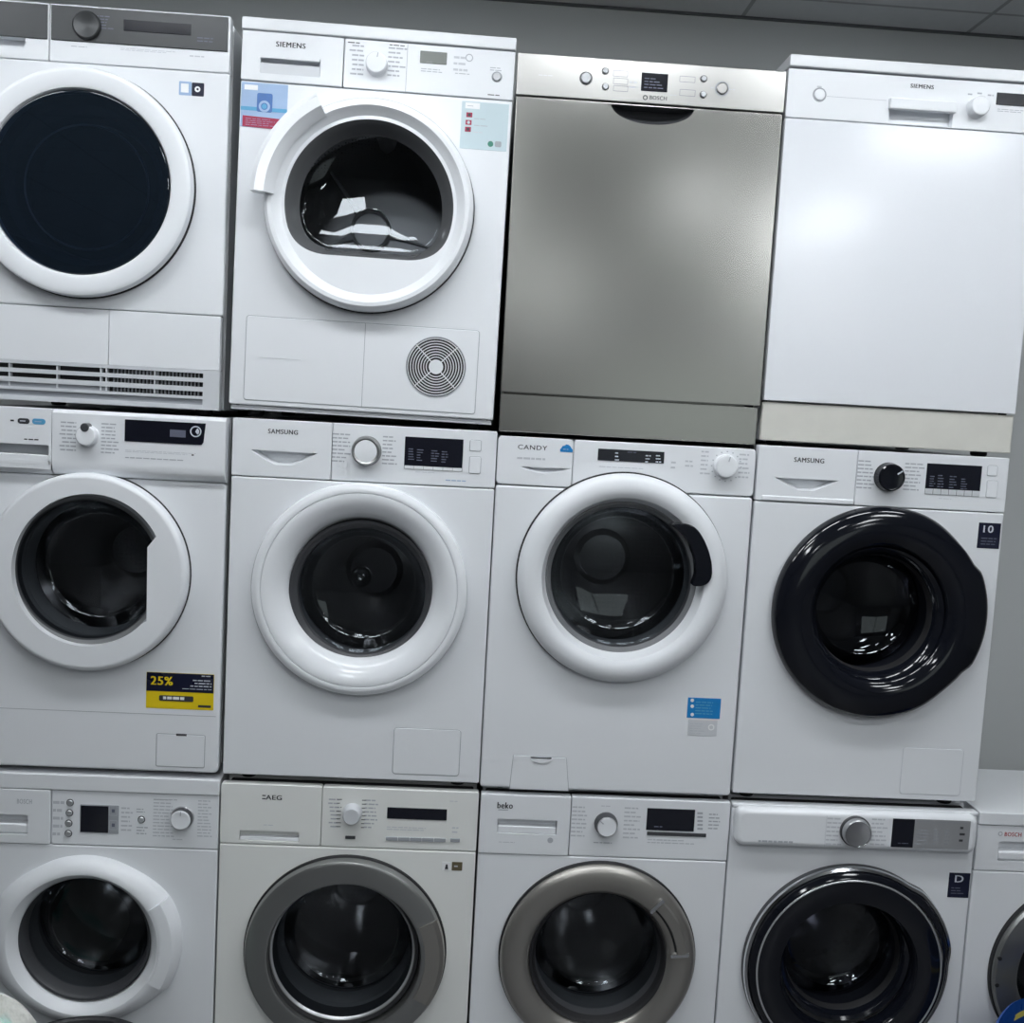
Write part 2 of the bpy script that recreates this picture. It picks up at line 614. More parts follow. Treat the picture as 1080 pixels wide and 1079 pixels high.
# =========================================================== A  tumble dryer, top left
m = Mach('tumble_dryer', 'white tumble dryer with dark grey control band and black glass door', 'tumble dryer',
         'tumble dryers in the top row', -.484, .113, 1.694, 1.7088, 2.5632, 0, D1)
zs = m.P(240, 77)[1]
zl = m.P(160, 329)[1]
cc, rr = m.C(83.5, 193, 120.5, -.018)
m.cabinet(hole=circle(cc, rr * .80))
zg = m.P(165, 387.5)[1]
m.front(zs, WHITE, circle(cc, rr * .86), z0=zl)
fas = MB(); fas.plate(rrect(m.P(52, 40)[0], m.xr, zs, m.h, .004), 0, .021, WPLA, .003)
fas = fas.build('control_panel', m.root)
dr = MB()
rc = m.R(-40, 36.5, 26.5, 55.0)
dr.plate(rrect(m.xl, m.P(51.6, 50)[0] - .001, zs, m.h, .003), 0, .021, WPLA, .002,
         hole=rrect(rc[0], rc[1], m.P(26.5, 54.8)[1], m.P(26.5, 40)[1], .002), pocket=.02)
dr = dr.build('condenser_drawer', m.root)
zb = m.P(150, 48.5)[1]
x52 = m.P(53, 20)[0]
m.plate('fascia_band', (x52 + .003, m.xr - .005, zb, m.h - .004), -.003, .001, DSTEEL, .001, .001, parent=fas)
m.plate('fascia_band', (m.xl, m.P(50.5, 20)[0], zb, m.h - .004), -.003, .001, DSTEEL, .001, .001, parent=dr)
d = m.plate('display', m.R(130.5, 20.5, 201.5, 37.5, -.003), -.0042, 0, BLACK, .001, .0005, parent=fas)
m.knob(91, 26, 15, fas, -.003, .009, [(1.0, 0), (.97, .7), (.88, 1), (.8, .97), (.4, .6), (0, .5)], DSTEEL)
t = MB()
m.lines(t, 75, 47.5, 95, 51, 1, INKG); m.lines(t, 127, 50, 196, 58, 2, INKL); m.lines(t, 200, 57, 218, 62, 1, INKL)
m.lines(t, 100, 15, 120, 32, 5, INKD, -.0036); m.lines(t, 208, 38, 226, 46, 2, INKD, -.0036)
merge(fas, t)
st = MB()
r = m.R(189, 85.5, 202, 101); st.plate(rrect(*r, .002), -.0008, 0, PALEBLUE, .0003)
r2 = m.R(191, 88, 199, 98); st.bar(*r2[:2], r2[2], r2[3], -.0012, STWHITE)
r = m.R(202.5, 87, 215, 102); st.plate(rrect(*r, .002), -.0008, 0, NAVY, .0003)
c_, r_ = m.C(208.5, 94.3, 3, 0); st.ringflat(c_, r_ * .4, r_, -.0012, STWHITE)
st.build('sticker', m.root, 'small pale blue and navy sticker pair')
# door
g0, gr = m.C(86.5, 192, 97, -.022)
dm = MB()
dm.lathe(cc, [(rr - .006, -.002), (rr, -.008), (rr, -.020), (rr - .003, -.028), (rr - .012, -.032), (gr + .010, -.030), (gr + .003, -.027), (gr, -.02), (gr - .002, .004)], WPLA, 120)
dm.lathe(cc, [(rr - .004, .0005), (rr + .0026, -.0005), (rr + .002, -.004), (rr - .001, -.005)], BLKM, 100)  # black ring drawn for the shadow line around the door
do = dm.build('door', m.root)
g = MB(); g.lathe(cc, [(gr, -.016), (gr * .985, -.0215), (gr * .965, -.0225), (0, -.0226)], GLB, 100)
g.build('door_glass', do)
g = MB()
g.lathe(cc, [(gr + .02, .006), (gr * .88, .012), (gr * .80, .030), (gr * .76, .09)], [BLKM, DARK, DARK], 80)
g.build('door_liner', do)
g = MB(); q_, qr = m.C(100, 200, 36, .03)
g.lathe(cc, [(gr * .70, .028), (gr * .69, .024), (gr * .675, .028)], SILVER, 80)
g.build('liner_rim', do)
g = MB(); g.lathe(cc, [(gr * .78, .07), (.25, .09), (.25, .36), (.2, .38), (0, .37)], DRUM, 64); g.build('drum', m.root)
# lower flaps, grille
xd = m.P(114.5, 360)[0]
m.plate('service_flap', (m.xl, xd - .0007, zg, zl - .0015), 0, .021, WPLA, .002, .0012)
m.plate('service_flap', (xd + .0007, m.xr - .004, zg, zl - .0015), 0, .021, WPLA, .002, .0012)
g = MB()
xs0, xs1 = m.xl, m.P(214, 405)[0]
zz = lambda py: m.P(165, py)[1]
zbot = m.fh
g.box(xs0, xs1, .014, .0212, zbot, zg - .0005, BLKM)
g.box(xs1, m.xr - .003, .0, .0212, zbot, zg - .0005, GREYPL)
for a, b in ((387.6, 391.2), (396.2, 400.6), (405.4, 410.6), (415.4, 418.5)):
    g.box(xs0, xs1, -.001, .02, zz(b), zz(a), GREYPL)
g.box(xs0, xs1, .005, .02, zz(424.5), zz(418.5), SEAM)
g.box(xs0, xs1, -.001, .02, zbot, zz(424.5), GREYPL)
g.box(xs0, xd, .004, .02, zz(415.4), zz(410.6), SEAM)
for px in (9.5, 60, 106, 112, 163):
    x = m.P(px, 400)[0]; g.box(x - .0015, x + .0015, .0, .016, zz(415), zz(391), GREYPL)
for px in [115 + 3.9 * k for k in range(1, 25)]:
    x = m.P(px, 400)[0]; g.box(x - .0009, x + .0009, .005, .016, zz(415), zz(391), SEAM)
g.build('vent_grille', m.root)

# =========================================================== B  tumble dryer with vent grille
m = Mach('tumble_dryer', 'white tumble dryer with chunky curved door handle and round vent grille', 'tumble dryer',
         'tumble dryers in the top row', .1315, .727, 1.699, 1.7125, 2.561, 0, D1, .5)
zw = m.P(396, 42.3)[1]
zs = m.P(396, 95)[1]
cc, rr = m.C(389.5, 217.5, 110.5, -.02)
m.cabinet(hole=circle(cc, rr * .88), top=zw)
m.plate('worktop', (m.xl - .001, m.xr + .001, zw + .001, m.h), -.006, m.d, WPLA, .003, .003)
m.front(zs, WHITE, circle(cc, rr * .9), z0=m.fh + .011)
m.plate('plinth_rail', (m.xl + .004, m.xr - .004, m.fh, m.fh + .0095), .006, .021, GREYPL, .001, .001)
xq = m.P(362.6, 60)[0]
dr = MB(); rc = m.R(275, 57.5, 337.5, 82)
dr.plate(rrect(m.xl, xq - .001, zs + .001, zw - .001, .003), -.002, .021, WPLA, .002, hole=rrect(*rc, .002), pocket=.032)
dr = dr.build('water_container_drawer', m.root)
h_ = m.R(275, 57.5, 337.5, 69.5)
hh = h_[3] - h_[2]
q = MB(); q.box(h_[0], h_[1], -.004, .004, h_[3] - hh * .48, h_[3], WPLA); q.box(h_[0], h_[1], .001, .03, rc[2] + .0003, h_[2] - .002, GREYPL); q.build('drawer_handle', dr)
t = MB(); m.letters(t, 'SIEMENS', 291.5, 43.5, 322, 51.5, INK, -.0026, .03); t.build('lettering', dr)
fas = m.plate('control_panel', (xq + .001, m.xr, zs + .001, zw - .001), 0, .021, WPLA, .003, .002)
m.knob(397, 66.6, 11.5, fas, 0, .022, mark=(80, INKG))
t = MB()
m.lines(t, 367, 45, 383, 81, 7, INKG, al='r'); m.lines(t, 410, 48, 428, 83, 7, INKG); m.lines(t, 367, 43, 381, 47, 1, INK); m.lines(t, 411, 46, 429, 50, 1, INK)
m.lines(t, 444, 71, 470, 78, 2, INKG); m.lines(t, 479, 57, 498, 78, 3, INKL); m.lines(t, 480, 76, 501, 80, 1, INKG)
c_, r_ = m.C(495, 61, 4, 0); t.ringflat(c_, r_ * .75, r_, -.0004, INKG)
m.lines(t, 517, 70, 530, 76, 2, INKG); m.lines(t, 514.5, 98.5, 527, 102, 1, INK)
x = m.P(429, 70)[0]; t.bar(x - .0005, x + .0005, zs + .002, zw - .004, -.0004, SEAM)
merge(fas, t)
d = m.plate('display', m.R(443.5, 53.5, 471, 68.5), -.0015, 0, LCD, .001, .0005, parent=fas)
m.button(524, 81.3, 4.3, fas, 0, SILVER)
# stickers
st = MB(); a = m.R(255, 86, 302, 137); st.plate(rrect(*a, .001), -.0008, 0, PALEBLUE, .0003)
b = m.R(256, 121.5, 301.5, 136.5)
st.polyflat([(b[0], b[2]), (b[1] - .012, b[2] - .002), (b[1], b[2] + .012), (b[1], b[3] - .003), (b[0], b[3])], -.0013, RED)
m.lines(st, 259, 123.5, 297, 135, 4, PALEBLUE, -.0016, fill=.16)
b = m.R(258, 89, 272, 95.5); st.bar(*b, -.0013, STWHITE)
st.bar(a[0], a[1], m.P(270, 117)[1], m.P(270, 113)[1], -.0012, CYANP)
b = m.R(271.5, 98, 287, 119); st.plate(rrect(*b, .004), -.0016, -.0008, MIDBLUE, .0002)
c_, r_ = m.C(279, 112.5, 6, 0); st.ringflat(c_, r_ * .6, r_, -.002, PALEBLUE); st.disc(c_, r_ * .45, -.002, CYANP)
st.build('sticker', m.root, 'pale blue and red sticker with a picture of a machine')
st = MB(); a = m.R(487.5, 106.5, 534, 160); st.plate(rrect(*a, .001), -.0008, 0, TEALP, .0003)
b = m.R(491, 108, 506, 115.5); st.bar(*b, -.0013, STWHITE)
m.lines(st, 493, 110.5, 502, 113, 1, INKG, -.0016)
for k, (x, y) in enumerate(((495, 121.3), (494.2, 129.3), (493.5, 136.5))):
    b = m.R(x - 3, y - 2.8, x + 3, y + 2.8); st.bar(*b, -.0013, RED)
    c_, r_ = m.C(x, y, 1.6, 0); st.disc(c_, r_, -.0017, INK if k != 1 else TEALP, 12)
m.lines(st, 500, 124, 519, 127.5, 1, INKG, -.0013); m.lines(st, 500, 131, 517, 134.5, 1, INKG, -.0013); m.lines(st, 499, 138, 513, 141.5, 1, INKL, -.0013)
c_, r_ = m.C(517.3, 152, 3, 0); st.disc(c_, r_, -.0013, GREENP)
b = m.R(522, 149, 528.5, 155.5); st.plate(rrect(*b, .003), -.0014, -.0008, SEAM, .0002)
st.build('sticker', m.root, 'pale teal sticker with red squares and small print')
# door
dm = MB()
k = rr / 110.5
dm.lathe(cc, [(rr - .004, -.001), (rr, -.006), (rr, -.028), (rr - .004, -.037), (rr - 5 * k, -.042), (rr - 9 * k, -.042), (rr - 12 * k, -.036)], WGLOSS, 128)
dm.lathe(cc, [(rr - 12 * k, -.036), (rr - 13 * k, -.033), (rr - 19 * k, -.022), (rr - 20 * k, -.020)], WGLOSS, 128)
dm.lathe(cc, [(rr - .004, .0005), (rr + .0026, -.0005), (rr + .002, -.004), (rr - .001, -.005)], BLKM, 100)  # dark outline standing for the thin shadow round the ring
# inner white dish with the D-shaped window
zf = m.P(389, 272.5, -.012)[1]
rw = rr - 19.5 * k
pts = []
ang0 = math.asin(max(-1, (zf - cc[1]) / rw))
for i in range(120):
    a = ang0 + (PI - 2 * ang0) * i / 119
    pts.append((cc[0] + rw * math.cos(a), cc[1] + rw * math.sin(a)))
pts = smooth_poly(pts, 160, 9)
inn = circle(cc, rr - 16.5 * k, 128)
dm.plate(inn, -.024, -.010, WPLA, .0015, hole=pts, tunnel=.004, backcap=False)
do = dm.build('door', m.root)
g = MB()
ctr = (sum(p[0] for p in pts) / len(pts), sum(p[1] for p in pts) / len(pts))
lp = lambda f, y, o=0: [(ctr[0] + (x - ctr[0]) * f, y, ctr[1] + (z - ctr[1]) * f + o) for x, z in pts]
g.loft([lp(1.0, -.021), lp(.985, -.019), lp(.93, -.004), lp(.875, .020), lp(.86, .024)], mat('smoky_window_seal', (.10, .103, .108), .25, var=.01))
g.build('window_seal', do)
g = MB()
g.loft([lp(.872, .021), lp(.85, .030), lp(.80, .036), lp(.6, .042), lp(.3, .046), lp(.05, .047)], GLC, cap1=True)
g.build('door_glass', do, angle=60)
h = MB()
ro, ri = rr + 11.5 * k, rr - 12 * k
h.arc(cc, [(ri, -.040), (ri + .006, -.050), (ro - .030, -.064), (ro - .010, -.066), (ro, -.058), (ro - .002, -.040), (ro - .02, -.030), (ri + .01, -.030)], R_(119), R_(178), WGLOSS, 36)
h.build('door_handle', do)
d = MB()
rd = .262
MESHD = perforated('fine_mesh_drum_steel', (.36, .36, .37), (.06, .06, .065), 120, .35)
d.lathe(cc, [(rr * .80, .05), (rr * .86, .075), (rd, .09), (rd, .36)], MESHD, 80)
d.lathe(cc, [(rd, .36), (rd - .015, .375), (0, .378)], MESHD, 80)
dd = d.build('drum', m.root)
hb, hr = m.C(390.5, 242, 20, .36)
h = MB(); h.lathe(hb, [(hr * 1.08, .377), (hr * 1.08, .362), (hr, .356), (hr * .92, .362), (hr * .92, .376)], STWHITE, 48)
for a in (20 + 120 * i for i in (0,)): pass
for a in (-12, 128, 205):
    t_ = R_(a); ux, uz = math.cos(t_), math.sin(t_); tx, tz = -uz, ux
    L0, L1, w0, w1 = hr * 1.0, hr * 3.6, .012, .004
    h.loft([[(hb[0] + ux * L + tx * w * u, y, hb[1] + uz * L + tz * w * u) for u, y in ((-1, .377), (-.6, .364), (.6, .364), (1, .377))] for L, w in ((L0, w0), (hr * 1.6, .006), (L1, w1))], GREYPL, True, True)
h.build('drum_hub', dd)
for a in (215, 325, 90):
    pd = MB()
    t_ = R_(a); ux, uz = math.cos(t_), math.sin(t_); tx, tz = -uz, ux
    pd.loft([[(cc[0] + ux * (rd - .002 - hh * .06) + tx * .035 * u, y, cc[1] + uz * (rd - .002 - hh * .06) + tz * .035 * u) for u, hh in ((-1, 0), (-.5, .8), (0, 1), (.5, .8), (1, 0))] for y in (.11, .35)], SILVER, True, True)
    pd.build('paddle', dd)
# lower service flap with round vent
r = m.R(260.6, 331.5, 500.4, 436.3)
r = (r[0], r[1], m.P(380, 429)[1], m.P(382, 341)[1])
fl = MB(); fl.plate(rrect(*r, .006), -.0015, .001, WPLA, .0012)
fl.frame(r[0] - .0014, r[1] + .0014, r[2] - .0014, r[3] + .0014, .0014, -.0004, SEAM, .007)
x = m.P(383.5, 385)[0]; fl.bar(x - .0006, x + .0006, r[2], r[3], -.0018, SEAM)
b = m.R(273, 377, 317, 380, -.0015); fl.box(b[0], b[1], -.0024, -.001, b[2] + .001, b[3], GREYPL)
fo = fl.build('service_flap', m.root)
c_, r_ = m.C(459.8, 387, 31.8, -.002)
v = MB(); v.lathe(c_, [(r_, -.0015), (r_, -.003), (r_ * .97, -.003), (r_ * .97, -.0016), (0, -.0016)], [SEAM, SEAM, BLKM, BLKM], 64)
NR = 8
for i in range(NR):
    a = r_ * (.27 + (.97 - .27) * (i + .62) / NR); w = r_ * .017
    v.lathe(c_, [(a + w, -.0016), (a + w * .6, -.0036), (a - w * .6, -.0036), (a - w, -.0016)], WPLA, 56)
v.lathe(c_, [(r_ * .24, -.0016), (r_ * .24, -.004), (0, -.0042)], WGLOSS, 32)
for a in (45, 135, 225, 315):
    t_ = R_(a); ux, uz = math.cos(t_), math.sin(t_); tx, tz = -uz * .0011, ux * .0011
    v.polyflat([(c_[0] + ux * r_ * q + tx * s_, c_[1] + uz * r_ * q + tz * s_) for q, s_ in ((.2, -1), (.97, -1), (.97, 1), (.2, 1))], -.0039, WPLA)
v.build('vent_grille', fo)

# =========================================================== C  steel dishwasher
DWG = 'dishwashers in the top row'
m = Mach('dishwasher', 'brushed stainless steel dishwasher between white dryer and white dishwasher', 'dishwasher', DWG,
         .740, 1.3395, 1.687, 1.697, 2.529, 0, D1)
zs = m.P(688, 110.5)[1]
zd = m.P(666, 421.5)[1]
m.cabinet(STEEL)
fas = m.plate('control_panel', (m.xl, m.xr, zs + .001, m.h), -.004, .021, STEELP, .002, .003)
y = -.004
m.button(618, 82.7, 5.3, fas, y, GREYPL, .006, ring=DARK)
for px, py in ((638.5, 75), (638.5, 91.6), (742.3, 83.3), (741.6, 100)):
    m.button(px, py, 2.9, fas, y, GREYPL, .005, ring=DARK)
m.button(761.5, 93.6, 5.8, fas, y, STEELP, .004, ring=SEAM)
t = MB(); m.letters(t, 'BOSCH', 685.5, 100.6, 703, 106.2, INK, y - .0005, .02); t.build('lettering', fas)
t = MB()
for q in ((647, 74, 662, 81.5), (647, 82, 662, 89.5), (647, 90, 662, 97)):
    b = m.R(*q, y); t.frame(*b, .0008, y - .0004, INKD, .001)
for q in ((717, 80, 733, 87.5), (717, 94, 733, 102)):
    b = m.R(*q, y); t.frame(*b, .0008, y - .0004, INKD, .001)
b = m.R(646, 97, 734, 103, y)
m.lines(t, 664, 84, 673, 95, 2, INKG, y - .0004); m.lines(t, 706, 99, 716, 102, 1, INKG, y - .0004)
m.lines(t, 750, 91, 756, 94, 1, INKG, y - .0004); m.lines(t, 769, 93, 776, 96, 1, INKG, y - .0004)
m.lines(t, 568, 78, 584, 81, 1, INKL, y - .0004)
c_, r_ = m.C(680.5, 103, 2.6, y); t.ringflat(c_, r_ * .6, r_, y - .0005, INK)
merge(fas, t)
d = MB(); b = m.R(677, 76.5, 703.5, 97.5, y); d.plate(rrect(*b, .001), y - .0015, y, BLACK, .0004)
m.lines(d, 680, 81, 701, 95, 4, INKD, y - .0019); d.build('display', fas)
# door with scooped handle recess
hx0, hx1 = m.P(645, 107)[0], m.P(732, 114)[0]
hc = (hx0 + hx1) / 2; hz = zs - .004
dep = hz - m.P(688, 131.5)[1]
hole = [(hc + (hx1 - hx0) / 2 * math.cos(a), hz + dep * math.sin(a)) for a in [PI + PI * i / 40 for i in range(41)]]
hole = [(x, min(z, hz - .0004)) for x, z in hole]
dm = MB()
dm.plate(rrect(m.xl + .001, m.xr - .001, zd + .0015, zs - .001, .002), 0, .021, STEEL, .003, hole=hole, tunnel=.002, backcap=False)
hp = ccw(hole); hcx = (hc, hz - dep * .35)
loops = []
for f, yy in ((1, .002), (.985, .008), (.93, .016), (.8, .028), (.55, .036), (.2, .040)):
    loops.append([(hcx[0] + (x - hcx[0]) * f, yy, min(hz - .0004, hcx[1] + (z - hcx[1]) * f + (1 - f) * dep * .3)) for x, z in hp])
dm.loft(loops, DARK, cap1=True)  # dark material puts the overhang's shade into the steel scoop
do = dm.build('door', m.root)
m.plate('plinth', (m.xl + .002, m.xr - .002, m.fh, zd - .0015), .012, .0215, STEEL, .002, .003)

# =========================================================== D  white dishwasher
m = Mach('dishwasher', 'white dishwasher with beige plinth at right end of the top row', 'dishwasher', DWG,
         1.345, 1.940, 1.6978, 1.7088, 2.5665, 0, D1)
zw = m.P(956, 79.7)[1]
zs = m.P(956, 132.4)[1]
zd = m.P(939, 430.3)[1]
m.cabinet(WHITE, top=zw)
m.plate('worktop', (m.xl - .001, m.xr + .001, zw + .0015, m.h), -.008, m.d, WPLA, .003, .003)
fas = MB(); rc = m.R(938.7, 106.5, 1004, 134.8)
rc = (rc[0], rc[1], zs + .003, m.P(971, 113.0)[1])
fas.plate(rrect(m.xl, m.xr, zs + .001, zw - .001, .003), 0, .021, WPLA, .002, hole=rrect(*rc, .003), pocket=.019)
fas = fas.build('control_panel', m.root)
h = MB(); zt = m.P(971, 106)[1]
h.plate(rrect(rc[0] - .003, rc[1] + .003, rc[3] - .010, zt, .003), -.010, .001, WPLA, .004); h.build('door_handle', fas)
t = MB(); m.letters(t, 'SIEMENS', 960.7, 88.2, 984.6, 94.2, INK, -.0005, .03); t.build('lettering', fas)
m.knob(1033, 112.3, 10.2, fas, 0, .024, m=WGLOSS)
t = MB()
a = m.P(872, 101.5); b = m.P(935, 106.0); t.bar(a[0], b[0], a[1] - .0006, a[1] + .0002, -.0004, INKG)
m.lines(t, 1021, 97, 1027, 102, 1, INKG); m.lines(t, 1031, 96, 1036, 101, 1, INKG); m.lines(t, 1042, 98, 1048, 103, 1, INKG)
m.lines(t, 1052, 114, 1080, 120, 2, INKG)
m.lines(t, 862, 89, 868, 94, 1, INKL)
merge(fas, t)
m.button(864.3, 100, 5.6, fas, 0, WPLA, .003, ring=SEAM)
d = MB(); b = m.R(1051.5, 97.5, 1108, 114.5); d.plate(rrect(*b, .001), -.0015, 0, BLACK, .0004); d.build('display', fas)
m.plate('door', (m.xl + .001, m.xr - .001, zd + .0018, zs - .001), 0, .021, mat('door_enamel', (.80, .82, .86), .17, var=.004, scale=5), .002, .004)
m.plate('plinth', (m.xl + .001, m.xr - .001, m.fh, zd - .0018), .006, .0215, BEIGE, .003, .003)

# =========================================================== E  washing machine with yellow sticker
m = Mach('washing_machine', 'white washing machine with yellow and black sticker under its round door', 'washing machine', WMG,
         -.4655, .1315, .8545, .8690, 1.6935, 0, D1)
zs = m.P(120, 503.5)[1]
cc, rr = m.C(92.5, 603.5, 106.8, -.016)
gc, gr = m.C(93, 601, 76, 0)
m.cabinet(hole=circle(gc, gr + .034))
m.front(zs, WHITE, circle(cc, gr + .03), rad=.012)
yf = -.018


def bulged(m, x0, x1, z0, z1, mt, name, bulge, low=.02, hole=None, pocket=.02, parent=None):
    """fascia piece that swells forward and curls back under its lower edge; seen from the side it is a rounded lip"""
    mb = MB()
    prof = [(z1, .021), (z1, -bulge * .55), (z1 - .003, -bulge * .8), (z1 - .008, -bulge), (z0 + low, -bulge), (z0 + low * .6, -bulge * .93), (z0 + low * .3, -bulge * .7), (z0 + low * .08, -bulge * .3), (z0, 0), (z0, .021)]
    loops = [[(x, y, z) for z, y in prof] for x in (x0, x1)]
    mb.loft(loops, mt, True, True)
    return mb


xs = m.P(54.6, 460, yf)[0]
zlip = zs
low = m.P(120, 489, yf)[1] - zs
pan = bulged(m, xs + .0008, m.xr, zs, m.h, WPLA, 'control_panel', .018, low)
fas = pan.build('control_panel', m.root)
# drawer front: bulged lip below, pocket with a pull above
zr0, zr1 = m.P(30, 490, yf)[1], m.P(30, 468.5, yf)[1]
dr = bulged(m, m.xl, xs - .0008, zs, zr0, WPLA, 'detergent_drawer', .018, low * .95)
xr_ = m.P(51, 480, yf)[0]
rc = (m.xl + .02, xr_, zr0 + .001, zr1)
dr.plate(rrect(m.xl, xs - .0008, zr0, m.h, .002), yf, .021, WPLA, .002, hole=rrect(*rc, .002), pocket=.03, pm=GREYPL)
zq = m.P(30, 479, yf)[1]
dr.plate(rrect(rc[0] + .001, rc[1] - .001, rc[2] + .001, zq, .003), yf + .002, yf + .028, WGLOSS, .004)
dr = dr.build('detergent_drawer', m.root)
t = MB()
b = m.R(18.7, 440.8, 31.2, 447.3, yf); t.plate(rrect(*b, .006), yf - .0006, yf, INK, .0002)
m.lines(t, 21, 442.5, 29, 445.5, 1, INKW, yf - .001)
b = m.R(34, 441.2, 48, 448, yf); t.plate(rrect(*b, .006), yf - .0006, yf, CYANP, .0002)
m.lines(t, 36.5, 443, 46, 446.5, 1, PALEBLUE, yf - .001)
m.lines(t, 11, 441, 15, 446, 1, INK, yf - .0005); m.lines(t, 25.5, 461.5, 44, 465.7, 1, INK, yf - .0005)
merge(dr, t)
m.knob(91, 459.5, 11, fas, yf, .022, m=WGLOSS)
c_, r_ = m.C(90.6, 450.8, 4.6, yf - .014)
t = MB(); t.lathe(c_, [(r_, yf), (r_, yf - .022), (r_ * .8, yf - .0235), (0, yf - .0237)], DARK, 20); t.build('knob_pointer', fas)
t = MB()
m.lines(t, 62, 443, 80, 477, 8, INKG, yf - .0004, 'r'); m.lines(t, 107, 445, 128, 480, 9, INKG, yf - .0004)
m.lines(t, 132, 474, 212, 481, 2, INKL, yf - .0004); m.lines(t, 132, 481, 212, 488, 1, INKG, yf - .0004)
m.lines(t, 202, 478, 206, 482, 1, INK, yf - .0004)
merge(fas, t)
d = MB(); b = m.R(132, 442.2, 216.5, 469.6, yf)
poly = [(b[0], b[2]), (b[1] - .008, b[2]), (b[1] - .004, b[2] + .006), (b[1], b[3]), (b[0], b[3])]
d.plate(poly, yf - .0016, yf, BLACK, .0005)
c_, r_ = m.C(206.7, 455.2, 6, yf); d.ringflat(c_, r_ * .78, r_, yf - .002, INKW)
d.polyflat([(c_[0] + r_ * .62 * math.cos(R_(a)), c_[1] + r_ * .62 * math.sin(R_(a))) for a in range(-60, 80, 14)] + [(c_[0] - r_ * .1, c_[1])], yf - .002, INKW)
b = m.R(179.5, 453, 196, 461.5, yf); d.bar(*b, yf - .002, INKD)
d.build('display', fas)
# door: flat ring with D window
wp = [m.P(93 + 80.3 * math.cos(R_(a)), 601 - 80.3 * math.sin(R_(a)), -.03) for a in [26 + (315 - 26) * i / 90 for i in range(91)]]
wp.append(m.P(155, 655, -.03)); wp.append(m.P(156, 577, -.03))
dm = MB()
dm.plate(circle(cc, rr, 128), -.034, -.004, WPLA, .013, hole=wp, tunnel=.020, seg=5, backcap=False)
dm.lathe(cc, [(rr - .004, .0005), (rr + .0026, -.0005), (rr + .002, -.004), (rr - .001, -.005)], BLKM, 100)  # black ring puts the door's shadow outline into colour
do = dm.build('door', m.root)
g = MB(); g.lathe(gc, [(gr + .017, -.020), (gr + .010, -.016), (gr, -.006), (gr - .004, .006), (gr - .004, .020)], [SEAM, mat('mid_grey_bezel', (.17, .175, .18), .35), DARK, DARK], 96)
g.build('window_bezel', do)
m.bowl(gc, gr - .003, do, GL, .0, .085)
m.drum(gc, gr, .28, .075, paddles=(255, 15, 135))
# sticker, flap
st = MB(); a = m.R(154.7, 708.5, 225, 749.3); st.plate(rrect(*a, .001), -.0008, 0, YELLOW, .0003)
zm = m.P(190, 729.7)[1]
st.bar(a[0] + .0006, a[1] - .0006, zm, a[3] - .0003, -.0012, NAVY)
st.text('25%', m.R(159.5, 712.8, 182, 722.8), -.0016, YELLOW, .03)
m.lines(st, 207, 711.5, 223, 715, 1, INKW, -.0016, 'r'); m.lines(st, 200, 716, 223, 726, 3, INKW, -.0016, 'r', .4)
m.lines(st, 192, 725.5, 223, 728.5, 1, INKW, -.0016, 'r')
b = m.R(168, 733, 204, 740.3); st.plate(rrect(*b, .003), -.0015, -.0008, INK, .0002)
m.lines(st, 172, 733.8, 201, 739.3, 1, STWHITE, -.0019, fill=.7)
b = m.R(209, 743.5, 222.5, 746.5); st.bar(*b, -.0012, INK)
st.build('sticker', m.root, 'black and yellow sticker')
b = m.R(165.6, 774, 215, 809.5)
fl = MB(); fl.plate(rrect(*b, .003), -.0015, .001, WHITE, .001)
fl.frame(b[0] - .0016, b[1] + .0016, b[2] - .0016, b[3] + .0016, .0016, -.0005, SEAM, .004)
q = m.R(186, 773.5, 197, 776.3); fl.bar(*q, -.0018, DARK)
fl.build('filter_flap', m.root)
t = MB(); zz_ = m.P(120, 751.5)[1]; t.bar(m.xl, m.xr - .008, zz_ - .0006, zz_ + .0006, -.0004, SEAM); t.build('panel_seam', m.root)


def scoop(m, dr_rect, pts, y, mt, depth=.034, rad=.003):
    mb = MB()
    p = [m.P(a, b, y) for a, b in pts]
    mb.plate(rrect(*dr_rect, rad), y, .021, mt, .002, hole=p, pocket=depth, pscale=.78, poff=(0, .004))
    return mb


# =========================================================== F  white washing machine, broad white ring
m = Mach('washing_machine', 'white washing machine with broad all-white door ring and silver-rimmed dial', 'washing machine', WMG,
         .1422, .7388, .8475, .8690, 1.6955, 0, D1)
zs = m.P(382, 508.5)[1]
cc, rr = m.C(379, 623, 114.6, -.02)
gc, gr = m.C(380.5, 625.5, 74.3, 0)
m.cabinet(hole=circle(gc, gr + .034))
m.front(zs, WHITE, circle(gc, gr + .03))
xq = m.P(350, 475)[0]
dr = scoop(m, (m.xl, xq - .0008, zs + .001, m.h), [(264.5, 474), (335, 478.3), (318, 486.5), (308, 490.8), (290, 490.2), (279, 484.5)], 0, WPLA)
dr = dr.build('detergent_drawer', m.root)
t = MB(); m.letters(t, 'SAMSUNG', 283, 452.2, 314, 458.7, INK, -.0005, .025); t.build('lettering', dr)
fas = m.plate('control_panel', (xq + .0008, m.xr, zs + .001, m.h), 0, .021, WPLA, .003, .002)
m.knob(386, 475.8, 14.8, fas, 0, .024, [(1.08, 0), (1.08, .1), (1.0, .3), (1.0, .85), (.9, 1), (.8, .92), (.5, .97), (0, .98)], [RINGST] * 5 + [WGLOSS] * 2)


def std_print(m, fas, boxes, y=-.0004):
    t = MB()
    for b in boxes: m.lines(t, *b[:5], b[5] if len(b) > 5 else INKG, y, b[6] if len(b) > 6 else 'l')
    return merge(fas, t)


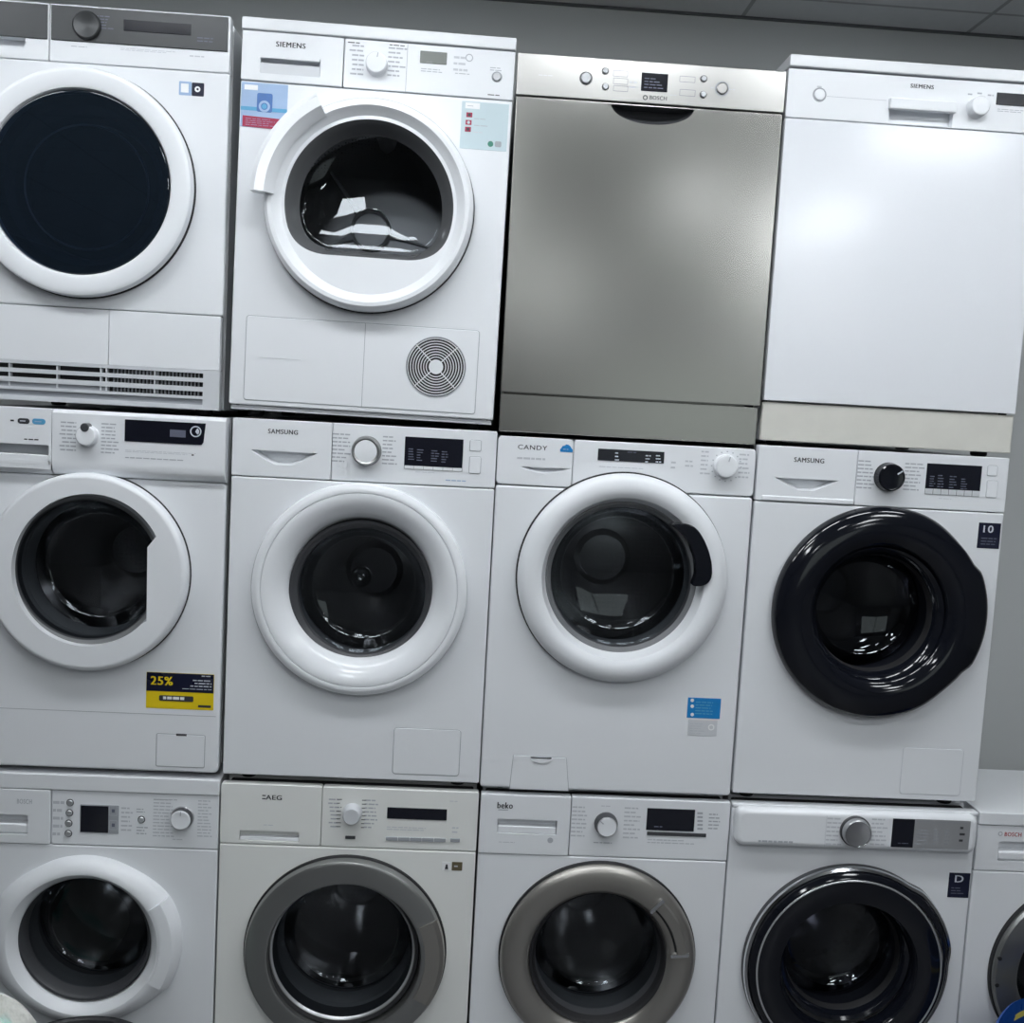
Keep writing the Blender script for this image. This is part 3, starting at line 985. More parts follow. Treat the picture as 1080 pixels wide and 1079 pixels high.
std_print(m, fas, [(351, 455.5, 370, 489, 8, INKG), (404, 458.5, 418.5, 491.5, 8, INKG), (438, 497, 470, 500, 1, INKL), (470, 505, 492, 509, 1, PALEBLUE)])
d = MB(); b = m.R(427.5, 460.3, 487.3, 497.5); d.plate(rrect(*b, .001), -.0012, 0, BLACK, .0004)
b2 = m.R(427.5, 489, 487.3, 497.5)
zk = m.P(457, 491)[1]
d.bar(b[0] + .001, b[1] - .001, b[2] + .0006, m.P(457, 492.3)[1], -.0016, WPLA)
for i in range(1, 6):
    x = b[0] + (b[1] - b[0]) * i / 6; d.bar(x - .0005, x + .0005, b[2] + .0006, m.P(457, 492.3)[1], -.0019, SEAM)
for q in ((431, 472, 438, 486), (440, 473, 446, 487), (455, 474, 463, 488), (466, 475, 473, 489)): m.lines(d, *q, 5, INKD, -.0016)
d.build('display', fas)
for q in ((496, 464.3, 507, 476), (495.5, 481.5, 506.3, 499.7)):
    b = m.R(*q); k_ = MB(); k_.plate(rrect(*b, .003), -.002, 0, WGLOSS, .001); k_.frame(b[0] - .001, b[1] + .001, b[2] - .001, b[3] + .001, .0012, -.0004, SEAM, .004)
    k_.build('button', fas)
dm = MB(); k = rr / 114.6
dm.lathe(cc, [(rr - .004, -.001), (rr, -.005), (rr, -.014), (rr - .003, -.021), (rr - 5 * k, -.026), (rr - 8 * k, -.0275), (rr - 10.3 * k, -.0265), (rr - 10.8 * k, -.0235),
              (rr - 11.3 * k, -.0265), (rr - 14 * k, -.0275), (rr - 19 * k, -.026), (rr - 25 * k, -.021), (rr - 31 * k, -.012), (rr - 36 * k, -.001), (gr + .004, .012), (gr, .022)], WGLOSS, 128)
do = dm.build('door', m.root)
g = MB(); g.lathe(gc, [(gr + .005, .012), (gr - .002, .012), (gr - .012, .020), (gr - .014, .034)], DARK, 96); g.build('window_bezel', do)
m.bowl(gc, gr - .005, do, GL, .018, .075)
dr_ = m.drum(gc, gr, .27, .085, paddles=(270, 30, 150))
hb, hr = m.C(381, 608, 11, .34)
h = MB(); h.lathe(hb, [(hr, .352), (hr, .33), (hr * .8, .322), (hr * .5, .33), (0, .335)], CHROME, 40); h.build('drum_hub', dr_)
b = m.R(416, 769, 483.5, 817.5)
b = (b[0], b[1], m.P(450, 817)[1], m.P(450, 769)[1])
fl = MB(); fl.plate(rrect(*b, .007), -.0012, .001, WHITE, .001); fl.frame(b[0] - .0014, b[1] + .0014, b[2] - .0014, b[3] + .0014, .0014, -.0005, SEAM, .008)
fl.build('filter_flap', m.root)

# =========================================================== G  washing machine, black door grip
m = Mach('washing_machine', 'white washing machine with black door grip and blue sticker low right', 'washing machine', WMG,
         .7413, 1.338, .8455, .8610, 1.6866, 0, D1)
cc, rr = m.C(656.7, 610.5, 110.5, -.017)
gc, gr = m.C(656.6, 610.5, 80.5, -.008)
zs = m.P(765, 523)[1]
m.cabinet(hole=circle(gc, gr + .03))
m.front(zs, WHITE, circle(gc, gr + .028), rad=.008)
# one-piece fascia dips to the door; the drawer front sits on its left
xq = m.P(604, 490)[0]
dr = scoop(m, (m.xl, xq - .0006, zs + .001, m.h), [(549.5, 492), (602, 494.5), (590, 498), (574, 499.2), (559, 496.8)], 0, WPLA, .014, .010)
dr = dr.build('detergent_drawer', m.root)
t = MB(); m.letters(t, 'CANDY', 546.5, 468.8, 577, 475.2, INK, -.0005, .01)
t.build('lettering', dr)
t = MB(); c_, r_ = m.C(597.5, 473.3, 5, 0)
t.plate([(c_[0] + r_ * a, c_[1] + r_ * b) for a, b in ((-1.3, -.7), (1.3, -.7), (1.35, -.2), (1.05, .15), (.8, .55), (.35, .85), (-.1, .9), (-.5, .6), (-.85, .55), (-1.1, .1), (-1.35, -.2))], -.0008, 0, BLUEP, .0002)
m.lines(t, 594, 472.5, 602, 475.5, 1, PALEBLUE, -.0012)
m.lines(t, 545.5, 481, 577, 486.5, 1, INKL, fill=.55)
merge(dr, t)
fas = m.plate('control_panel', (xq + .0006, m.xr, zs + .001, m.h), 0, .021, WPLA, .010, .003)
d = MB(); b = m.R(631, 473, 700, 489); d.plate(rrect(*b, .001), -.0014, 0, BLACK, .0004)
for q, n in (((649, 476, 653.5, 487), 3), ((681, 479, 686, 489), 3), ((692, 479, 698, 489), 3)): m.lines(d, *q, n, INKW, -.0018)
m.lines(d, 662, 476, 674, 478.5, 1, INKD, -.0018)
d.build('display', fas)
std_print(m, fas, [(632, 491, 700, 496.5, 1, INKL), (708, 485, 713, 496, 2, INKL), (723, 484, 731, 494, 2, INKL), (740, 474, 750, 502, 6, INKL), (780, 477, 790, 506, 6, INKL)])
m.knob(766, 492, 12, fas, 0, .020, m=WGLOSS, mark=(75, INKG))
t = MB(); c_, r_ = m.C(766, 492, 15.5, 0)
for i in range(16):
    a = 2 * PI * i / 16; p = (c_[0] + r_ * math.cos(a), c_[1] + r_ * math.sin(a)); t.bar(p[0] - .0016, p[0] + .0016, p[1] - .0012, p[1] + .0012, -.0005, INKG)
t.build('dial_scale', fas)
dm = MB(); k = rr / 110.5
dm.lathe(cc, [(rr - .003, -.001), (rr, -.005), (rr, -.018), (rr - 3 * k, -.027), (rr - 8 * k, -.033), (rr - 14 * k, -.0355), (rr - 20 * k, -.034), (rr - 25 * k, -.027), (gr + .006, -.014), (gr, .004), (gr - .003, .014)], WPLA, 128)
dm.lathe(cc, [(rr - .004, .0005), (rr + .0035, -.0005), (rr + .003, -.004), (rr - .001, -.005)], BLKM, 100)
do = dm.build('door', m.root)
hp = [(706, 553), (716, 551.6), (724, 552), (731, 554.5), (737, 560), (743, 570), (747.5, 581), (750.6, 594), (751, 606), (748.8, 613), (743, 617.5), (736, 618.5), (729, 618), (734, 606), (733, 590), (727, 573), (718, 561)]
hpp = smooth_poly([m.P(a, b, -.033) for a, b in hp], 70, 1)
h = MB(); h.plate(hpp, -.0375, -.010, BLACKG, .003); h.build('door_handle', do)
g = MB(); g.lathe(gc, [(gr + .004, .006), (gr - .003, .004), (gr - .012, .014), (gr - .014, .03)], [RUBBER, RUBBER, DARK], 96); g.build('window_bezel', do)
m.bowl(gc, gr - .004, do, GL, .008, .085)
m.drum(gc, gr - .004, .28, .08, paddles=(255, 15, 135))
st = MB(); a = m.R(725.7, 735.5, 759, 758.3); st.plate(rrect(*a, .001), -.0008, 0, BLUEP, .0003)
b = m.R(726.3, 758.5, 755.5, 776.5); st.plate(rrect(*b, .001), -.0008, 0, GREYPL, .0003)
for py in (738.5, 744.8, 753.5):
    c_, r_ = m.C(730, py, 1.9, 0); st.disc(c_, r_, -.0013, STWHITE, 16)
m.lines(st, 734, 739, 757, 755, 5, CYANP, -.0012); m.lines(st, 728, 762, 744, 775, 5, INKL, -.0012)
c_, r_ = m.C(750, 767, 3.4, 0); st.ringflat(c_, r_ * .6, r_, -.0012, STWHITE)
st.build('sticker', m.root, 'blue and grey sticker')
pp = [m.P(*q) for q in ((541.7, 796.5), (597, 799.5), (599.4, 834), (537.5, 831.7))]
fl = MB(); fl.plate(pp, -.0015, .001, WHITE, .001); fl.plate(inset(ccw(pp), -.0013), -.0003, .0005, SEAM, .0001)
c_ = m.P(570.5, 799.8); fl.plate([(c_[0] + .026 * math.cos(a), c_[1] + (.011 * math.sin(a) if math.sin(a) < 0 else .003 * math.sin(a))) for a in [2 * PI * i / 24 for i in range(24)]], -.004, 0, WGLOSS, .002)
q = m.R(559.5, 797, 581.5, 798.6); fl.bar(q[0], q[1], c_[1] + .001, c_[1] + .004, -.0045, DARK)
fl.build('filter_flap', m.root)

# =========================================================== H  washing machine, black door
m = Mach('washing_machine', 'white washing machine with black door ring, black dial and black sticker', 'washing machine', WMG,
         1.3428, 1.9355, .8455, .8695, 1.6975, 0, D1)
zs = m.P(935, 535)[1]
cc, rr = m.C(927, 647, 111.6, -.018)
gc, gr = m.C(925, 648.5, 70, -.02)
m.cabinet(hole=circle(gc, gr + .05))
m.front(zs, WHITE, circle(gc, gr + .045))
xq = m.P(903, 505)[0]
dr = scoop(m, (m.xl, xq - .0006, zs + .001, m.h), [(817, 503.5), (885, 507), (868, 514.5), (858, 518), (842, 517.5), (832, 512)], 0, WPLA)
dr = dr.build('detergent_drawer', m.root)
t = MB(); m.letters(t, 'SAMSUNG', 838, 482.2, 869, 488.8, INK, -.0005, .025)
t.build('lettering', dr)
b = m.R(803, 522.5, 900, 531.5); l_ = MB(); l_.plate(rrect(b[0], b[1], m.P(850, 530)[1], m.P(850, 524.5)[1], .003), -.003, 0, WGLOSS, .0028); l_.build('drawer_lip', dr)
fas = m.plate('control_panel', (xq + .0006, m.xr, zs + .001, m.h), 0, .021, WPLA, .003, .002)
m.knob(939.3, 503.5, 14.4, fas, 0, .024, [(1.06, 0), (1.06, .1), (1.0, .3), (.97, .9), (.88, 1), (.8, .95), (0, .97)], BLACKG, mark=(35, INKW))
std_print(m, fas, [(905.5, 484, 923, 517, 8, INKG), (955, 487, 973, 519, 8, INKG), (990, 525, 1012, 527.5, 1, INKL)])
d = MB(); b = m.R(978, 488.5, 1032.7, 524); d.plate(rrect(*b, .001), -.0012, 0, BLACK, .0004)
zt = m.P(1005, 516.5)[1]
d.bar(b[0], b[1], b[2] + .0006, zt, -.0016, GREYPL)
for i in range(1, 7):
    x = b[0] + (b[1] - b[0]) * i / 7; d.bar(x - .0005, x + .0005, b[2] + .0006, zt, -.0019, DARK)
for q in ((981, 501, 987, 514), (989.5, 500, 995, 515), (1002, 501, 1010, 516), (1014, 504, 1020, 517)): m.lines(d, *q, 5, INKD, -.0016)
d.build('display', fas)
for q in ((1042, 491, 1051, 502), (1041.3, 507, 1050.6, 525)):
    b = m.R(*q); k_ = MB(); k_.plate(rrect(*b, .003), -.002, 0, WGLOSS, .001); k_.frame(b[0] - .001, b[1] + .001, b[2] - .001, b[3] + .001, .0012, -.0004, SEAM, .004)
    k_.build('button', fas)
st = MB(); a = m.R(1032.7, 551, 1053.2, 579); st.plate(rrect(*a, .001), -.0008, 0, NAVY, .0003)
st.text('10', m.R(1037.5, 554, 1047, 562), -.0012, INKW, .02); m.lines(st, 1035, 566, 1051, 576, 3, INKD, -.0012)
st.build('sticker', m.root, 'black sticker')
k = rr / 111.6


def bump(t, a0, a1, amt, soft=.10):
    t = (t + PI) % (2 * PI) - PI
    s = lambda x: max(0, min(1, x)) ** 2 * (3 - 2 * max(0, min(1, x)))
    return amt * s((t - a0) / soft) * s((a1 - t) / soft)


def rmH(t, r):
    f = max(0, (r - gr) / (rr - gr))
    tt = (t + PI) % (2 * PI) - PI
    chord = -2.4 * k * math.exp(-((tt - R_(-47)) / R_(13)) ** 2) - 1.6 * k * math.exp(-((tt - R_(46)) / R_(12)) ** 2)
    return f * f * (bump(t, R_(-33), R_(31), 4.0 * k, .13) + chord)


dm = MB()
dm.lathe(cc, [(rr - .004, -.001), (rr, -.006), (rr, -.016), (rr - 2 * k, -.026), (rr - 6 * k, -.034), (rr - 14 * k, -.040), (rr - 25 * k, -.042), (rr - 33 * k, -.039), (gr + .006, -.031), (gr, -.022), (gr - .004, -.004)], BLACKG, 144, rmH)
do = dm.build('door', m.root)
g = MB(); g.lathe(gc, [(gr + .001, -.022), (gr - .006, -.018), (gr - .018, -.002), (gr - .022, .02)], [BLACKG, BLACKG, BLKM], 96); g.build('window_bezel', do)
m.bowl(gc, gr - .006, do, GLD, -.016, .11, k=.66)
m.drum(gc, gr + .0, .27, .085, paddles=(265, 25, 145))
b = (m.P(950.5, 815)[0], m.P(1014, 815)[0], m.P(981, 838)[1], m.P(984, 789.5)[1])
fl = MB(); fl.plate(rrect(*b, .007), -.0012, .001, WHITE, .001); fl.frame(b[0] - .0012, b[1] + .0012, b[2] - .0012, b[3] + .0012, .0012, -.0005, INKL, .008)
fl.build('filter_flap', m.root)

# =========================================================== I  bottom left washing machine
m = Mach('washing_machine', 'white washing machine with square black display, lowest at far left', 'washing machine', WMG,
         -.461, .136, 0.0, .018, .854, 0, D1)
zw = m.P(116, 835)[1]; zs = m.P(116, 892.5)[1]
cc, rr = m.C(89, 993, 94, -.012)
gc, gr = m.C(88.3, 989.5, 70.3, -.012)
m.cabinet(hole=circle(gc, gr + .034), top=zw)
m.plate('worktop', (m.xl - .001, m.xr + .001, zw + .0008, m.h), -.004, m.d, WPLA, .003, .003)
m.front(zs, WHITE, circle(gc, gr + .032))
xq = m.P(54, 860)[0]
rc = m.R(-40, 857, 30, 880); rc = (m.xl + .035, rc[1], m.P(30, 880)[1], m.P(30, 859)[1])
dr = MB(); dr.plate(rrect(m.xl, xq - .001, zs + .001, zw - .0008, .003), -.004, .021, WPLA, .002, hole=rrect(*rc, .004), pocket=.03)
dr.plate(rrect(rc[0] + .001, rc[1] - .001, rc[2] + .001, m.P(30, 869)[1], .006), -.001, .024, WPLA, .007)
dr = dr.build('detergent_drawer', m.root)
t = MB(); m.letters(t, 'BOSCH', 18, 842.6, 33.5, 848, INKG, -.0045, .01); t.build('lettering', dr)
fas = m.plate('control_panel', (xq + .001, m.xr, zs + .001, zw - .0008), 0, .021, WPLA, .002, .002)
for px, py in ((74, 846.5), (73.3, 857.3), (72.5, 868.2), (72.2, 879), (149.2, 864.3)): m.button(px, py, 3.1, fas, 0, SILVER, .004, ring=DARK)
std_print(m, fas, [(56, 842, 68, 884, 5, INKL), (128, 850, 140, 878, 6, INKL), (144, 852, 156, 858, 2, INKG), (144, 871, 156, 881, 3, INKG), (162, 841.5, 187, 884, 12, INKL), (209, 843, 225, 884, 12, INKL), (162, 842, 192, 845, 1, INKG), (182, 884, 198, 887, 1, INKL)])
d = MB(); b = m.R(84.8, 848.2, 125, 879.3); d.plate(rrect(*b, .001), -.0015, 0, SEAM, .0004)
b2 = m.R(85.5, 849.5, 114.3, 877.5); d.bar(b2[0], b2[1], b[2] + .002, b[3] - .002, -.002, BLACK)
for py in (855, 870):
    q = m.R(115.5, py - 5, 124, py + 5); d.frame(*q, .0008, -.002, INKL, .001); d.bar(q[0] + .006, q[1] - .006, q[2] + .007, q[3] - .007, -.002, INKD)
d.build('display', fas)
m.knob(191, 864, 11.2, fas, 0, .022, [(1.1, 0), (1.1, .15), (1.02, .2), (.95, .9), (.85, 1), (.6, .97), (0, .96)], [SILVER] * 2 + [DARK] + [WGLOSS] * 3, mark=(88, INKG))
k = rr / 94


def bump(t, a0, a1, amt, soft=.10):
    t = (t + PI) % (2 * PI) - PI
    sm = lambda x: max(0, min(1, x)) ** 2 * (3 - 2 * max(0, min(1, x)))
    return amt * sm((t - a0) / soft) * sm((a1 - t) / soft)


def rmI(t, r):                                                     # the ring widens at the hinge and at the grip
    f = max(0, min(1, (r - gr - .01) / (rr - gr - .01)))
    return f * (bump(t, R_(-62), R_(64), 8.5 * k, .75) + bump(t + PI, R_(-62), R_(62), 8 * k, .75))


dm = MB(); dm.lathe(cc, [(rr, .0), (rr - .5 * k, -.008), (rr - 2 * k, -.016), (rr - 5 * k, -.024), (rr - 9 * k, -.030), (rr - 13 * k, -.033), (rr - 16 * k, -.032), (gr + .010, -.024), (gr + .003, -.015), (gr, -.010), (gr - .002, .004)], WPLA, 128, rmI)
do = dm.build('door', m.root)
h = MB(); ri = gr + .022; ro = rr + 8.5 * k
h.arc(cc, [(ri, -.028), (ri + .003, -.0355), (ri + .012, -.037), (ro - .016, -.034), (ro - .004, -.022), (ro, -.006), (ro - .01, -.003), (ri + .01, -.010)], R_(-29), R_(31), WPLA, 36)
h.build('door_handle', do)
g = MB(); g.lathe(gc, [(gr + .001, -.010), (gr - .004, -.009), (gr - .010, .0), (gr - .014, .02)], [DARK, DARK, DARK], 96); g.build('window_bezel', do)
m.bowl(gc, gr - .004, do, GL, -.008, .095)
m.drum(gc, gr, .26, .09, paddles=(265, 25, 145))

# =========================================================== J  off-white machine, grey door
m = Mach('washing_machine', 'off-white washing machine with grey door ring and small dark gold sticker', 'washing machine', WMG,
         .140, .7405, 0.0, .018, .847, 0, D1)
zs = m.P(367, 894)[1]
cc, rr = m.C(363.4, 1007.5, 106, -.016)
gc, gr = m.C(361, 1004, 79.5, -.016)
m.cabinet(WWARM, hole=circle(gc, gr + .026))
m.front(zs, WWARM, circle(gc, gr + .024))
xq = m.P(339, 862)[0]
rc = m.R(252.5, 875.5, 315, 888.6)
dr = MB(); dr.plate(rrect(m.xl, xq - .0006, zs + .001, m.h, .005), 0, .021, WWARM, .002, hole=rrect(*rc, .002), pocket=.018)
q = (rc[0] + .001, rc[1] - .001, rc[2] + .0005, rc[2] + (rc[3] - rc[2]) * .35)
dr.plate(rrect(*q, .002), .004, .018, WPLA, .003)
dr = dr.build('detergent_drawer', m.root)
t = MB(); m.letters(t, 'AEG', 280.5, 838.4, 297, 844, INK, -.0005, .03); t.build('lettering', dr); t = MB(); m.letters(t, '=', 276.7, 838.4, 280, 843, INK, -.0005, .02); m.lines(t, 278, 869, 291, 871.5, 1, INKL); merge(dr, t)
fas = m.plate('control_panel', (xq + .0006, m.xr, zs + .001, m.h), 0, .021, WWARM, .005, .002)
m.knob(371, 860, 10.2, fas, 0, .026, [(1.05, 0), (1.0, .1), (.92, .85), (.8, 1), (.5, .99), (0, .98)], GREYPL)
t = MB(); m.lines(t, 346, 841, 357, 874, 8, INKG, al='r'); m.lines(t, 385, 842, 399, 875, 8, INKG); m.lines(t, 355.5, 841, 360, 874, 8, INK, fill=.2); m.lines(t, 382, 842, 385.5, 875, 8, INK, fill=.2)
m.lines(t, 408, 871, 471, 878, 2, INKL); m.lines(t, 474, 844, 487, 846.5, 1, INKL); m.lines(t, 477, 871, 484, 880, 2, INKL); merge(fas, t)
d = MB(); b = m.R(408.6, 851.3, 471, 865.3); d.plate(rrect(*b, .001), -.0015, 0, BLACK, .0004); d.build('display', fas)
for i in range(5):
    x = 407.2 + 12.7 * i; b = m.R(x, 882.2 + .03 * (x - 407), x + 12, 886.4 + .03 * (x - 407)); k_ = MB(); k_.plate(rrect(*b, .001), -.003, 0, SEAM, .001); k_.build('button', fas)
b = m.R(475, 884, 485, 888); k_ = MB(); k_.plate(rrect(*b, .001), -.003, 0, SEAM, .001); k_.build('button', fas)
b = m.R(364.3, 881.3, 374.7, 884.7); k_ = MB(); k_.plate(rrect(*b, .001), -.003, 0, DARK, .001); k_.build('button', fas)
st = MB(); b = m.R(466.5, 909, 475, 918); st.plate(rrect(*b, .001), -.0008, 0, STWHITE, .0003); c_ = m.P(471, 914); st.polyflat([(c_[0] - .004, c_[1] - .006), (c_[0] + .004, c_[1] - .006), (c_[0] + .002, c_[1] + .006), (c_[0] - .002, c_[1] + .006)], -.0012, INK)
b = m.R(476.8, 909, 487.3, 918.3); st.plate(rrect(*b, .001), -.0008, 0, GOLD, .0003); m.lines(st, 479, 911.5, 485.5, 916, 1, INKL, -.0012)
st.build('sticker', m.root, 'tiny white and dark gold sticker pair')
k = rr / 106.6
dm = MB()
dm.lathe(cc, [(rr + .004, -.0005), (rr + .003, -.006), (rr - .001, -.008)], BLKM, 110)
dm.lathe(cc, [(rr - .001, -.004), (rr, -.014), (rr - 2 * k, -.024), (rr - 5 * k, -.028), (rr - 22 * k, -.031), (rr - 25 * k, -.029), (gr + .003, -.020), (gr - .002, -.008)], RINGST, 128)
do = dm.build('door', m.root)
h = MB(); h.arc(cc, [(gr + .012, -.026), (gr + .014, -.034), (rr - .012, -.0325), (rr - .002, -.025), (rr + .0005, -.014), (rr - .006, -.012), (gr + .02, -.018)], R_(-29), R_(25), RINGWM, 36); h.build('door_handle', do)
g = MB(); g.lathe(gc, [(gr + .002, -.019), (gr - .006, -.015), (gr - .008, -.014), (gr - .012, -.010), (gr - .014, -.004), (gr - .018, .02)], [BLKM, RINGST, SILVER, DARK, DARK], 96); g.build('window_bezel', do)
m.bowl(gc, gr - .012, do, GL, -.010, .10)
m.drum(gc, gr - .012, .28, .085, paddles=(270, 30, 150))

# =========================================================== K  warm grey door
m = Mach('washing_machine', 'white washing machine with warm grey door ring and black-rimmed dial', 'washing machine', WMG,
         .7455, 1.341, 0.0, .018, .845, 0, D1)
zs = m.P(636, 904)[1]
cc, rr = m.C(630.4, 1012, 103, -.018)
gc, gr = m.C(631.4, 1011.5, 72.5, -.02)
m.cabinet(hole=circle(gc, gr + .036))
m.front(zs, WHITE, circle(gc, gr + .034))
xq = m.P(601, 875)[0]
rc = m.R(525, 863, 586.7, 880.5)
dr = MB(); dr.plate(rrect(m.xl, xq - .001, zs + .001, m.h, .003), -.003, .021, WPLA, .002, hole=rrect(*rc, .002), pocket=.022)
dr.plate(rrect(rc[0] + .001, rc[1] - .001, rc[2] + .0005, rc[2] + (rc[3] - rc[2]) * .5, .003), .0, .02, WPLA, .005)
dr = dr.build('detergent_drawer', m.root)
t = MB(); m.letters(t, 'beko', 525, 846, 540.5, 853, INK, -.0035, .025)
t.build('lettering', dr); t = MB(); b = m.R(525.5, 853.6, 536, 854.8, -.003); t.bar(*b, -.0035, INKG)
c_, r_ = m.C(580.3, 886.3, 3, -.003); t.disc(c_, r_, -.0035, INKG); m.lines(t, 526, 887, 554, 890, 1, INKL, -.0035); merge(dr, t)
fas = m.plate('control_panel', (xq + .001, m.xr, zs + .001, m.h), 0, .021, WPLA, .003, .002)
m.knob(639.8, 871, 11.6, fas, 0, .024, [(1.06, 0), (1.06, .3), (1.0, .5), (.92, .95), (.84, 1), (.5, .98), (0, .97)], [DARK] * 3 + [SILVER] + [WGLOSS] * 2, mark=(140, INKG))
std_print(m, fas, [(604, 849, 620, 884, 8, INKL), (659, 850, 675, 886, 8, INKL), (626, 887, 650, 891, 1, INKG), (683, 884, 740, 892, 2, INKL), (748, 857, 760, 876, 5, INKG), (634, 849, 645, 851.5, 1, INKL)])
d = MB(); b = m.R(682.8, 852.2, 731.5, 877); d.plate(rrect(*b, .001), -.0015, 0, BLACK, .0004)
m.lines(d, 690, 870, 703, 874, 1, INKD, -.0019)
q = m.R(682.5, 877, 744.5, 882.8); d.plate(rrect(*q, .001), -.0018, 0, DARK, .0004)
for i in range(5):
    e = m.R(735.5, 856.5 + 4.1 * i, 741, 858.8 + 4.1 * i); d.bar(*e, -.0006, INKG)
d.build('display', fas)
k = rr / 103
dm = MB()
dm.lathe(cc, [(rr + .003, -.0005), (rr + .003, -.008), (rr - .001, -.010)], BLKM, 110)
dm.lathe(cc, [(rr - .001, -.006), (rr, -.016), (rr - 2 * k, -.025), (rr - 6 * k, -.031), (rr - 15 * k, -.034), (rr - 24 * k, -.031), (gr + .006, -.025), (gr, -.016), (gr - .003, .0)], RINGWM, 128)
do = dm.build('door', m.root)
h = MB()
h.arc(cc, [(rr - 21 * k, -.0305), (rr - 20 * k, -.037), (rr - 11 * k, -.0385), (rr - 9 * k, -.0335)], R_(8), R_(47), RINGWM, 30)
h.arc(cc, [(rr - 22.5 * k, -.030), (rr - 22.5 * k, -.0335), (rr - 20.5 * k, -.0345), (rr - 20.5 * k, -.030)], R_(10), R_(46), BLKM, 30)
for a in (7.2, 48):
    h.arc(cc, [(rr - 27 * k, -.030), (rr - 27 * k, -.036), (rr - 8 * k, -.038), (rr - 8 * k, -.032)], R_(a - 1.3), R_(a + 1.3), CHROME, 3)
h.build('door_handle', do)
g = MB(); g.lathe(gc, [(gr + .001, -.018), (gr - .006, -.014), (gr - .012, .0), (gr - .016, .02)], [BLKM, BLKM, DARK], 96); g.build('window_bezel', do)
m.bowl(gc, gr - .006, do, GL, -.010, .10)
m.drum(gc, gr - .002, .28, .085, paddles=(260, 20, 140))

# =========================================================== L  bulging control panel, steel dial
m = Mach('washing_machine', 'white washing machine with bulging control panel, steel dial and black door', 'washing machine', WMG,
         1.3445, 1.943, 0.0, .018, .845, 0, D1)
zs = m.P(900, 902)[1]
cc, rr = m.C(893.5, 1021, 108.5, -.02)
gc, gr = m.C(892, 1011.5, 68, -.012)
m.cabinet(hole=circle(gc, gr + .05))
m.plate('top_rail', (m.xl, m.xr, m.h - .008, m.h), -.004, .021, WPLA, .002, .002)
m.front(m.h - .009, WHITE, circle(gc, gr + .046))
yf = -.026
b = m.R(775, 849, 1025, 903, yf)
z0_, z1_ = m.P(900, 897.5, yf)[1], m.h - .001
fas = MB(); fas.plate(rrect(m.xl + .006, m.xr - .006, z0_, z1_, .022, 8), yf, .0, WGLOSS, .016, seg=6)
fas = fas.build('control_panel', m.root)
t = MB(); x = m.P(871, 875, yf)[0]; t.bar(x - .0005, x + .0005, z0_ + .006, z1_ - .012, yf - .0004, INKL)
m.lines(t, 800, 885, 850, 891, 1, INKG, yf - .0004, fill=.5)
m.lines(t, 873, 861, 888, 893, 7, INKL, yf - .0004); m.lines(t, 920, 862, 935, 893, 7, INKL, yf - .0004); m.lines(t, 944, 897, 1008, 900, 1, INKL, yf - .0004)
merge(fas, t)
m.knob(903.8, 878.5, 15, fas, yf, .022, [(1.08, 0), (1.08, .3), (1.0, .4), (.98, .9), (.9, 1), (.86, .96), (0, .93)], [DARK] * 2 + [SILVER] * 2 + [CHROME] * 2)
d = MB(); a = m.R(942, 863.3, 962.3, 894, yf); d.plate(rrect(*a, .001), yf - .0012, yf, BLACK, .0004)
a2 = m.R(962.3, 863.6, 1021, 896, yf); d.plate(rrect(a2[0], a2[1], a2[2], a2[3], .001), yf - .0010, yf, SILVER, .0004)
for q in ((966, 866, 1015, 868.5), ): m.lines(d, *q, 1, INKG, yf - .0014)
for x in (967, 973, 985, 997): m.lines(d, x, 874, x + 5, 892, 5, INKG, yf - .0014)
m.lines(d, 1013, 870, 1017, 890, 3, DARK, yf - .0014)
m.lines(d, 947, 888, 958, 891, 1, INKD, yf - .0016)
d.build('display', fas)
st = MB(); a = m.R(1001.4, 920.3, 1021, 947); st.plate(rrect(*a, .001), -.0008, 0, NAVY, .0003)
st.text('D', m.R(1007.5, 923, 1015.5, 930.5), -.0012, INKW, .02); m.lines(st, 1003.5, 935, 1018, 944, 3, INKD, -.0012)
st.build('sticker', m.root, 'dark navy sticker')
k = rr / 108.5


def rmL(t, r):
    f = max(0, (r - gr * 1.15) / (rr - gr * 1.15))
    return f * bump(t, R_(2), R_(58), 3.6 * k, .2)


dm = MB()
dm.lathe(cc, [(rr + .001, -.001), (rr, -.014), (rr - 1 * k, -.019), (rr - 3.5 * k, -.022), (rr - 4.5 * k, -.020)], [DARK, CHROME, CHROME, CHROME], 144, rmL)
dm.lathe(cc, [(rr - 4.5 * k, -.018), (rr - 5.5 * k, -.026), (rr - 9 * k, -.033), (rr - 11 * k, -.034)], BLACKG, 144, rmL)
dm.lathe(cc, [(rr - 11 * k, -.034), (rr - 11.6 * k, -.0355), (rr - 12.6 * k, -.0355), (rr - 13 * k, -.034)], SILVER, 144)
dm.lathe(cc, [(rr - 13 * k, -.034), (rr - 24 * k, -.037), (gr + .010, -.031), (gr + .002, -.018), (gr - .002, .0)], BLACKG, 144)
do = dm.build('door', m.root)
g = MB(); g.lathe(gc, [(gr, -.008), (gr - .008, -.004), (gr - .016, .01), (gr - .02, .03)], [BLACKG, BLACKG, BLKM], 96); g.build('window_bezel', do)
m.bowl(gc, gr - .006, do, GLD, -.004, .10, k=.68)
DRUM2 = perforated('diamond_drum_steel', (.6, .6, .6), (.03, .03, .03), 34, .2)
m.drum(gc, gr, .27, .085, paddles=(285, 45, 165), dm=DRUM2)

